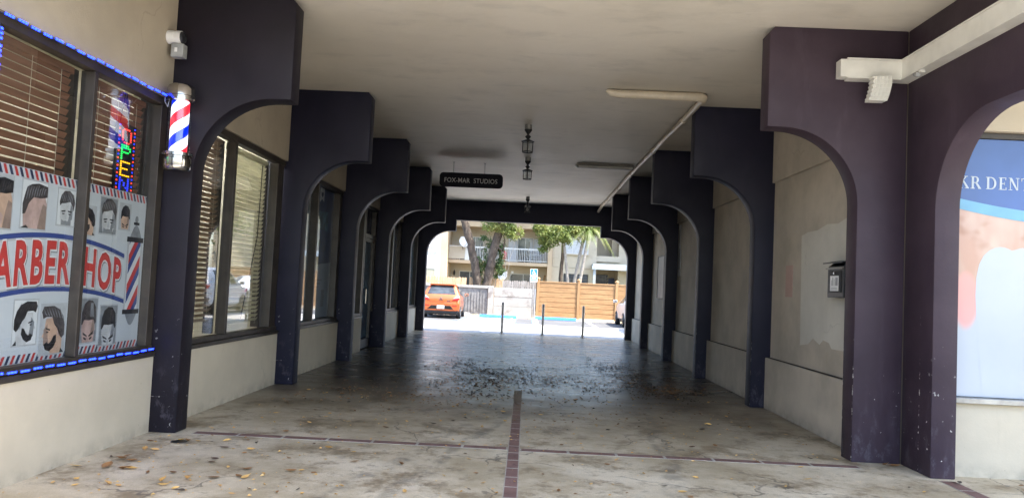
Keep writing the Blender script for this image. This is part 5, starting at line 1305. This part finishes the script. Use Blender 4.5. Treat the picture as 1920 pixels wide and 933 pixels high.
b = MB(); leaf_cloud(b, [((.62, 43.2, 4.95), (.42, .5, .42), 1, 1.8), ((1.15, 43.0, 4.35), (.60, .55, .52), 1, 3.2), ((1.7, 43.0, 4.75), (.75, .7, .50), 1, 3.6), ((.85, 43.1, 3.9), (.30, .35, .40), 1, .8), ((2.4, 43.2, 4.95), (.9, .7, .42), 1, 3.6), ((3.3, 43.2, 5.05), (.8, .7, .40), 1, 3), ((4.1, 43.4, 5.0), (.7, .7, .36), 1, 1.8), ((2.0, 43.2, 4.35), (.40, .5, .32), 1, 1.0), ((2.2, 44.4, 6.2), (2.2, 1.6, .8), 1, 3)], 17000, .07, .15, rt)
b.build('crown', 'leaf', t)

def frond(b, base, azim, elev, L, droop, rg_):
    """one feather frond: curved midrib with leaflets"""
    d = Vector((math.cos(azim), math.sin(azim), 0)); pts = []
    n = 12
    for i in range(n + 1):
        s = i / n; r = L * s * math.cos(elev * (1 - s * .3)); z = L * (math.sin(elev) * s - droop * s * s)
        pts.append(Vector(base) + d * r + Vector((0, 0, z)))
    b.tube(pts, [.016 * (1 - .8 * i / n) for i in range(n + 1)], 5)
    for i in range(2, n + 1):
        for sg in (-1, 1):
            for h in (0, .5):
                p = pts[i - 1].lerp(pts[i], h); t_ = (pts[i] - pts[i - 1]).normalized(); sd = t_.cross(Vector((0, 0, 1)))
                if sd.length < .05: sd = Vector((-d.y, d.x, 0))
                sd.normalize(); l = L * .26 * math.sin(PI * min(.97, (i - 1 + h) / n * .85 + .12)) * rg_.uniform(.85, 1.1)
                e = p + (sd * sg * .75 + t_ * .45 + Vector((0, 0, -.45 - .3 * rg_.random()))).normalized() * l
                w = t_ * .016; mid = p.lerp(e, .5) + Vector((0, 0, .02))
                b.add([p - w, p + w, mid + w * 1.3, e, mid - w * 1.3], [(0, 1, 2, 4), (4, 2, 3)])
def palm(label, pts, r0, r1, seed, fr):
    g = random.Random(seed)
    t = thing('palm_tree', label, 'palm', (pts[0][0], pts[0][1], 0), 'slender palms behind the timber fence')
    p = []
    for i in range(len(pts) - 1):
        for k in range(6): p.append(Vector(pts[i]).lerp(Vector(pts[i + 1]), k / 6))
    p.append(Vector(pts[-1]))
    b = MB(); b.tube(p, [(r0 + (r1 - r0) * i / (len(p) - 1)) * (1.05 if i % 3 == 0 else .97) for i in range(len(p))], 12); b.build('trunk', 'palm_bark', t, True)
    top = p[-1]; d = (p[-1] - p[-3]).normalized()
    b = MB(); b.tube([top, top + d * .35, top + d * .75], [r1 * 1.25, r1 * 1.15, r1 * .5], 10); b.build('crownshaft', 'frond', t, True)
    for (az, el, L, dr) in fr:
        b = MB(); frond(b, top + d * .62, az, el, L, dr, g); b.build('frond', 'frond', t)
fa = lambda s: [(rt.uniform(-.3, .3) + k * 2 * PI / 9 + s, rt.uniform(.35, 1.0), rt.uniform(1.25, 1.65), rt.uniform(.85, 1.25)) for k in range(9)]
palm('slender palm, straightest and thinnest trunk, nearer the parking sign', [(2.42, 43.2, -.1), (2.32, 43.2, 2.0), (2.1, 43.2, 3.6), (2.02, 43.2, 4.1)], .085, .07, 1, fa(.2))
palm('slender leaning palm with a dark ring scar, middle of the three', [(2.52, 43.4, -.1), (2.72, 43.4, 2.0), (2.98, 43.4, 3.6), (3.1, 43.4, 4.2)], .10, .085, 2, fa(.5))
palm('slender leaning palm nearest the blue grey porch', [(2.85, 43.0, -.1), (3.0, 43.0, 2.0), (3.25, 43.0, 3.7), (3.35, 43.0, 4.3)], .095, .08, 3, [(-.2, .5, 1.5, 1.5), (.5, .6, 1.6, 1.35), (-.8, .7, 1.4, 1.5), (0.1, .3, 1.55, 1.3)] + fa(.9)[:6])

# ------------------------------------------------------------------ apartment block beyond
ap = thing('apartment_building', 'cream two-storey apartment block with balconies beyond the fences', 'building', (0, 51, 0))
def bx(name, mat, x0, x1, y0, y1, z0, z1, parent=None, bev=0):
    b = MB(); b.box(x0, x1, y0, y1, z0, z1); return b.build(name, mat, parent or ap, False, bev)
bx('wing_wall', 'facade_white', -14, -5.62, 48.5, 56, -.02, 6.6); bx('wing_corner', 'facade_trim', -5.617, -5.2, 48.55, 56, -.02, 6.6)
bx('back_wall', 'recess', -5.198, 1.30, 51.5, 51.7, -.02, 6.6)
bx('roof_fascia', 'facade_trim', -5.198, 1.62, 49.5, 51.498, 5.32, 6.6)
bx('balcony_slab', 'facade_trim', -5.198, 1.302, 49.75, 51.497, 2.90, 3.12, None, .01)
bx('pier', 'facade_trim', 1.304, 1.60, 49.72, 51.9, -.02, 5.318)
bx('front_wall', 'facade', 1.603, 4.52, 49.95, 52, -.02, 6.6)
bx('side_back_wall', 'recess', 4.523, 6.0, 52.0, 52.2, -.02, 6.6); bx('end_wall', 'facade', 6.003, 14, 50.3, 52.3, -.02, 6.6)
bx('stair_post', 'facade', 5.62, 6.0, 51.2, 51.5, 3.5, 6.6)
b = MB(); b.box(-14.2, 14.2, 48.3, 56, 6.603, 6.8); b.build('roof', 'conc_wall', ap)
bx('parapet', 'facade', 4.53, 6.10, 50.0, 50.15, 3.42, 3.78); bx('landing_slab', 'facade', 4.53, 6.10, 50.155, 51.995, 3.25, 3.42)
aw = bx('porch_canopy', 'awning', 4.2, 7.6, 48.9, 50.28, 3.02, 3.22, None, .01); bx('canopy_lip', 'awning', 4.15, 7.65, 48.82, 48.895, 2.86, 3.08, aw)
bx('porch_post', 'awning', 4.25, 4.40, 48.9, 49.05, -.02, 3.015)
bx('porch_door', 'glass_car', 4.62, 5.5, 51.93, 51.995, 0, 2.6); bx('porch_door', 'p_navy', 5.55, 5.95, 51.92, 51.99, 0, 2.4)
b = MB(); b.tube([(1.62, 49.93, 3.02), (1.75, 49.93, 2.97), (4.5, 49.93, 2.90)], .018, 6); b.tube([(1.63, 49.93, 5.3), (1.63, 49.93, 3.02)], .015, 6); b.build('wall_conduit', 'recess', ap, True)
def window(x0, x1, z0, z1, y, cols, glass='far_glass', fr='rail_white', sillm=None):
    b = MB(); w = .045
    b.box(x0 - w, x1 + w, y - .05, y - .002, z1, z1 + w); b.box(x0 - w, x1 + w, y - .05, y - .002, z0 - w, z0); b.box(x0 - w, x0, y - .05, y - .002, z0, z1); b.box(x1, x1 + w, y - .05, y - .002, z0, z1)
    for k in range(1, cols): xx = x0 + (x1 - x0) * k / cols; b.box(xx - .02, xx + .02, y - .045, y - .002, z0, z1)
    o = b.build('window', fr, ap)
    b = MB(); b.box(x0, x1, y - .025, y - .003, z0, z1); b.build('pane', glass, o)
    if sillm: b = MB(); b.box(x0 - .1, x1 + .1, y - .12, y - .002, z0 - w - .07, z0 - w - .002); b.build('sill', sillm, o)
    return o
window(-6.32, -5.97, 3.86, 4.62, 48.5, 1, 'curtain'); bx('wall_pipe', 'recess', -7.2, -5.72, 48.42, 48.46, 3.62, 3.68)
window(-6.9, -5.9, 1.3, 2.42, 48.5, 1, 'slat_cream')
window(-4.6, -3.1, 3.14, 4.72, 51.5, 3, 'far_glass')
w_ = window(-.70, .30, 3.14, 4.80, 51.5, 2, 'far_glass'); bx('curtain', 'curtain', -1.35, -.78, 51.44, 51.49, 3.14, 4.78); bx('curtain', 'curtain', .38, .95, 51.44, 51.49, 3.14, 4.78); bx('curtain', 'curtain', .10, .28, 51.462, 51.47, 3.16, 4.76)
window(-4.55, -3.2, .9, 2.38, 51.5, 2, 'far_glass'); window(-1.12, .62, .9, 2.36, 51.5, 2, 'far_glass')
window(2.42, 3.92, 3.88, 4.70, 49.95, 3, 'curtain', 'rail_white', 'facade'); window(2.45, 3.96, 1.2, 2.48, 49.95, 3, 'far_glass', 'bronze', 'facade')
bx('window_bar', 'bronze_lit', 2.46, 3.95, 49.90, 49.92, 2.14, 2.18)
# railings of the balcony
def railing(x0, x1):
    b = MB(); b.box(x0, x1, 49.78, 49.83, 3.95, 4.03); b.box(x0, x1, 49.785, 49.825, 3.20, 3.24)
    x = x0 + .06
    while x < x1: b.box(x - .011, x + .011, 49.795, 49.817, 3.24, 3.95); x += .115
    b.build('railing', 'rail_white', ap)
railing(-3.85, 1.30)
b = MB(); b.box(-5.19, -4.15, 49.79, 49.83, 3.18, 3.98); b.build('privacy_panel', 'recess', ap); bx('panel_post', 'rail_white', -4.14, -3.86, 49.78, 49.85, 3.122, 3.96)
bx('panel_cap', 'rail_white', -5.19, -4.12, 49.77, 49.85, 3.982, 4.04)
def wall_lamp(x, y, z):
    t = thing('wall_lantern', 'small black wall lantern beside the ground floor window', 'lantern', (x, y, z))
    b = MB(); b.lathe([(.03, -.18), (.06, -.1), (.075, .06), (.03, .14), (.01, .2)], (x, y - .12, z), 8); b.build('cage', 'black_metal', t)
    b = MB(); b.box(x - .03, x + .03, y - .1, y - .002, z + .0, z + .06); b.build('arm', 'black_metal', t)
wall_lamp(-4.93, 51.5, 2.28)
def dish(label, x, y, z, yaw):
    t = thing('satellite_dish', label, 'satellite dish', (0, 0, 0), 'satellite dishes on the apartment block')
    b = MB(); n = 20; prof = [(0.02, .09), (.14, .078), (.27, .045), (.36, 0)]
    b.lathe([(r, h) for r, h in prof] + [(.355, -.012), (.27, .03), (.14, .062), (.02, .075)], (0, 0, 0), n, 'y'); o = b.build('reflector', 'white_plastic', t, True)
    b = MB(); b.tube([(0, .02, -.33), (.05, -.28, -.16), (.05, -.36, -.05)], .014, 6); b.box(.02, .08, -.42, -.34, -.08, -.0); b.build('feed_arm', 'grey_fixture', t)
    b = MB(); b.tube([(0, .09, 0), (0, .22, -.1), (0, .22, -.5)], .025, 8); b.build('mast', 'grey_fixture', t, True)
    t.location = (x, y, z); t.rotation_euler = (R(-18), 0, yaw)
dish('white satellite dish fixed on the balcony rail beside the trunk', -4.22, 49.5, 4.28, R(38))
dish('white satellite dish on ground floor wall by the dark window', -1.58, 49.4, 2.22, R(-35))
t = thing('floodlight', 'small white floodlight near the ground floor dish', 'light', (-.98, 50.9, 2.45))
b = MB(); b.box(-1.06, -.92, 50.8, 50.95, 2.42, 2.54); b.tube([(-.99, 50.9, 2.42), (-1.1, 51.2, 2.25), (-1.1, 51.49, 2.25)], .02, 6); b.build('head', 'white_plastic', t)
def chair(label, x, y, yaw):
    t = thing('patio_chair', label, 'chair', (0, 0, 0), 'patio chairs on the balcony')
    b = MB(); b.box(-.22, .22, -.22, .22, .42, .45); b.build('seat', 'chair_metal', t)
    b = MB(); b.tube([(-.2, .21, .45), (-.2, .27, .9), (.2, .27, .9), (.2, .21, .45)], .014, 6)
    for k in range(4): b.tube([(-.12 + k * .08, .215, .46), (-.12 + k * .08, .268, .88)], .008, 5)
    b.build('backrest', 'chair_metal', t)
    for sx in (-1, 1):
        for sy in (-1, 1):
            b = MB(); b.tube([(sx * .2, sy * .2, .42), (sx * .23, sy * .23, 0)], .013, 6); b.build('leg', 'chair_metal', t)
    t.location = (x, y, 3.122); t.rotation_euler = (0, 0, yaw)
chair('dark patio chair behind the white railing by glass doors', -.15, 50.5, R(160)); chair('dark patio chair angled toward the balcony table', .62, 50.6, R(-60)); chair('dark patio chair by the solid balcony panel', -4.45, 50.4, R(200))
t = thing('patio_table', 'small round dark patio table on the balcony', 'table', (.25, 50.6, 3.122))
b = MB(); b.lathe([(.34, 3.82), (.34, 3.845)], (.25, 50.6, 0), 20); b.build('top', 'chair_metal', t)
b = MB(); b.tube([(.25, 50.6, 3.82), (.25, 50.6, 3.16)], .02, 8); b.lathe([(.2, 3.123), (.2, 3.14), (.03, 3.16)], (.25, 50.6, 0), 14); b.build('pedestal', 'chair_metal', t)
t = thing('leaning_board', 'brown board leaning in the ground floor corner', 'board', (1.1, 51, 0))
b = MB(); b.prism([(.72, 0), (.86, 0), (1.27, 2.35), (1.14, 2.38)], 'y', 50.6, 50.64); b.build('plank', 'fence_wood', t)
t = thing('balcony_bag', 'red folded bundle hanging behind balcony railing', 'bundle', (-1.55, 50.2, 3.122))
b = MB(); b.prism([(-1.68, 3.13), (-1.42, 3.13), (-1.40, 3.7), (-1.5, 3.86), (-1.62, 3.83), (-1.70, 3.6)], 'y', 50.1, 50.3); b.build('cloth', 'p_red', t, False, .03)
# hedge / far trees that close the view beyond and to the sides
for i, (x, y, s) in enumerate(((-19, 46, 3.2), (12.5, 44.5, 2.4), (17, 47, 3.4))):
    t = thing('shade_tree', ['dense green tree far past the white wing', 'round green tree past the timber fence end', 'dense green tree beyond the apartment end wall'][i], 'tree', (x, y, 0))
    b = trunk([(x, y, -.1), (x + .1, y, 2.5), (x, y, 4)], .2, .12, 3); b.build('trunk', 'bark', t, True)
    b = MB(); leaf_cloud(b, [((x, y, 4.6), (s, s, s * .8), 1, 3), ((x + s * .5, y, 4.0), (s * .7, s * .7, s * .6), 1, 2), ((x - s * .5, y, 5), (s * .7, s * .7, s * .6), 1, 2)], 2500, .16, .34, rt); b.build('crown', 'leaf', t)
# ------------------------------------------------------------------ camera, sky, sun
cam = bpy.data.cameras.new('camera'); co = bpy.data.objects.new('camera', cam); col.objects.link(co); sc.camera = co
cam.sensor_width = 36; cam.lens = 26.7; cam.clip_start = .05; cam.clip_end = 2000
yaw, pit, rol = -.0213, .0496, .0466
fw = Vector((math.sin(yaw) * math.cos(pit), math.cos(yaw) * math.cos(pit), math.sin(pit)))
r0 = Vector((math.cos(yaw), -math.sin(yaw), 0)); u0 = r0.cross(fw)
rx = r0 * math.cos(rol) + u0 * math.sin(rol); ux = -r0 * math.sin(rol) + u0 * math.cos(rol)
m = Matrix(((rx.x, ux.x, -fw.x), (rx.y, ux.y, -fw.y), (rx.z, ux.z, -fw.z)))
co.matrix_world = Matrix.Translation((0, 0, 1.5)) @ m.to_4x4()
SUN_EL, SUN_AZ = R(60), R(114)          # azimuth measured from +Y towards +X: behind the viewer, to the right
sd = Vector((math.sin(SUN_AZ) * math.cos(SUN_EL), math.cos(SUN_AZ) * math.cos(SUN_EL), math.sin(SUN_EL)))
sl_ = bpy.data.lights.new('sun', 'SUN'); sl_.energy = 3.4; sl_.angle = R(.6); sl_.color = (1, .93, .82)
so = bpy.data.objects.new('sun', sl_); col.objects.link(so); so.rotation_euler = sd.to_track_quat('Z', 'Y').to_euler()
so.location = sd * 60
w = bpy.data.worlds.new('World'); sc.world = w; w.use_nodes = True
nt = w.node_tree; bg = nt.nodes['Background']
sky = nt.nodes.new('ShaderNodeTexSky'); sky.sky_type = 'NISHITA'; sky.sun_disc = False
sky.sun_elevation = SUN_EL; sky.sun_rotation = SUN_AZ; sky.air_density = 1.0; sky.dust_density = 1.6; sky.ozone_density = 1.0
nt.links.new(sky.outputs[0], bg.inputs[0]); bg.inputs[1].default_value = .15
vs_ = sc.view_settings; sc.display_settings.display_device = 'sRGB'
vs_.view_transform = 'Standard'; vs_.look = 'None'; vs_.gamma = 1; vs_.use_curve_mapping = False; vs_.exposure = 2.55
cy = sc.cycles
cy.max_bounces = 12; cy.diffuse_bounces = 7; cy.glossy_bounces = 4; cy.transparent_max_bounces = 12; cy.transmission_bounces = 4
cy.sample_clamp_indirect = 8; cy.caustics_reflective = False; cy.caustics_refractive = False; cy.blur_glossy = .5
cy.use_denoising = True; cy.use_light_tree = True
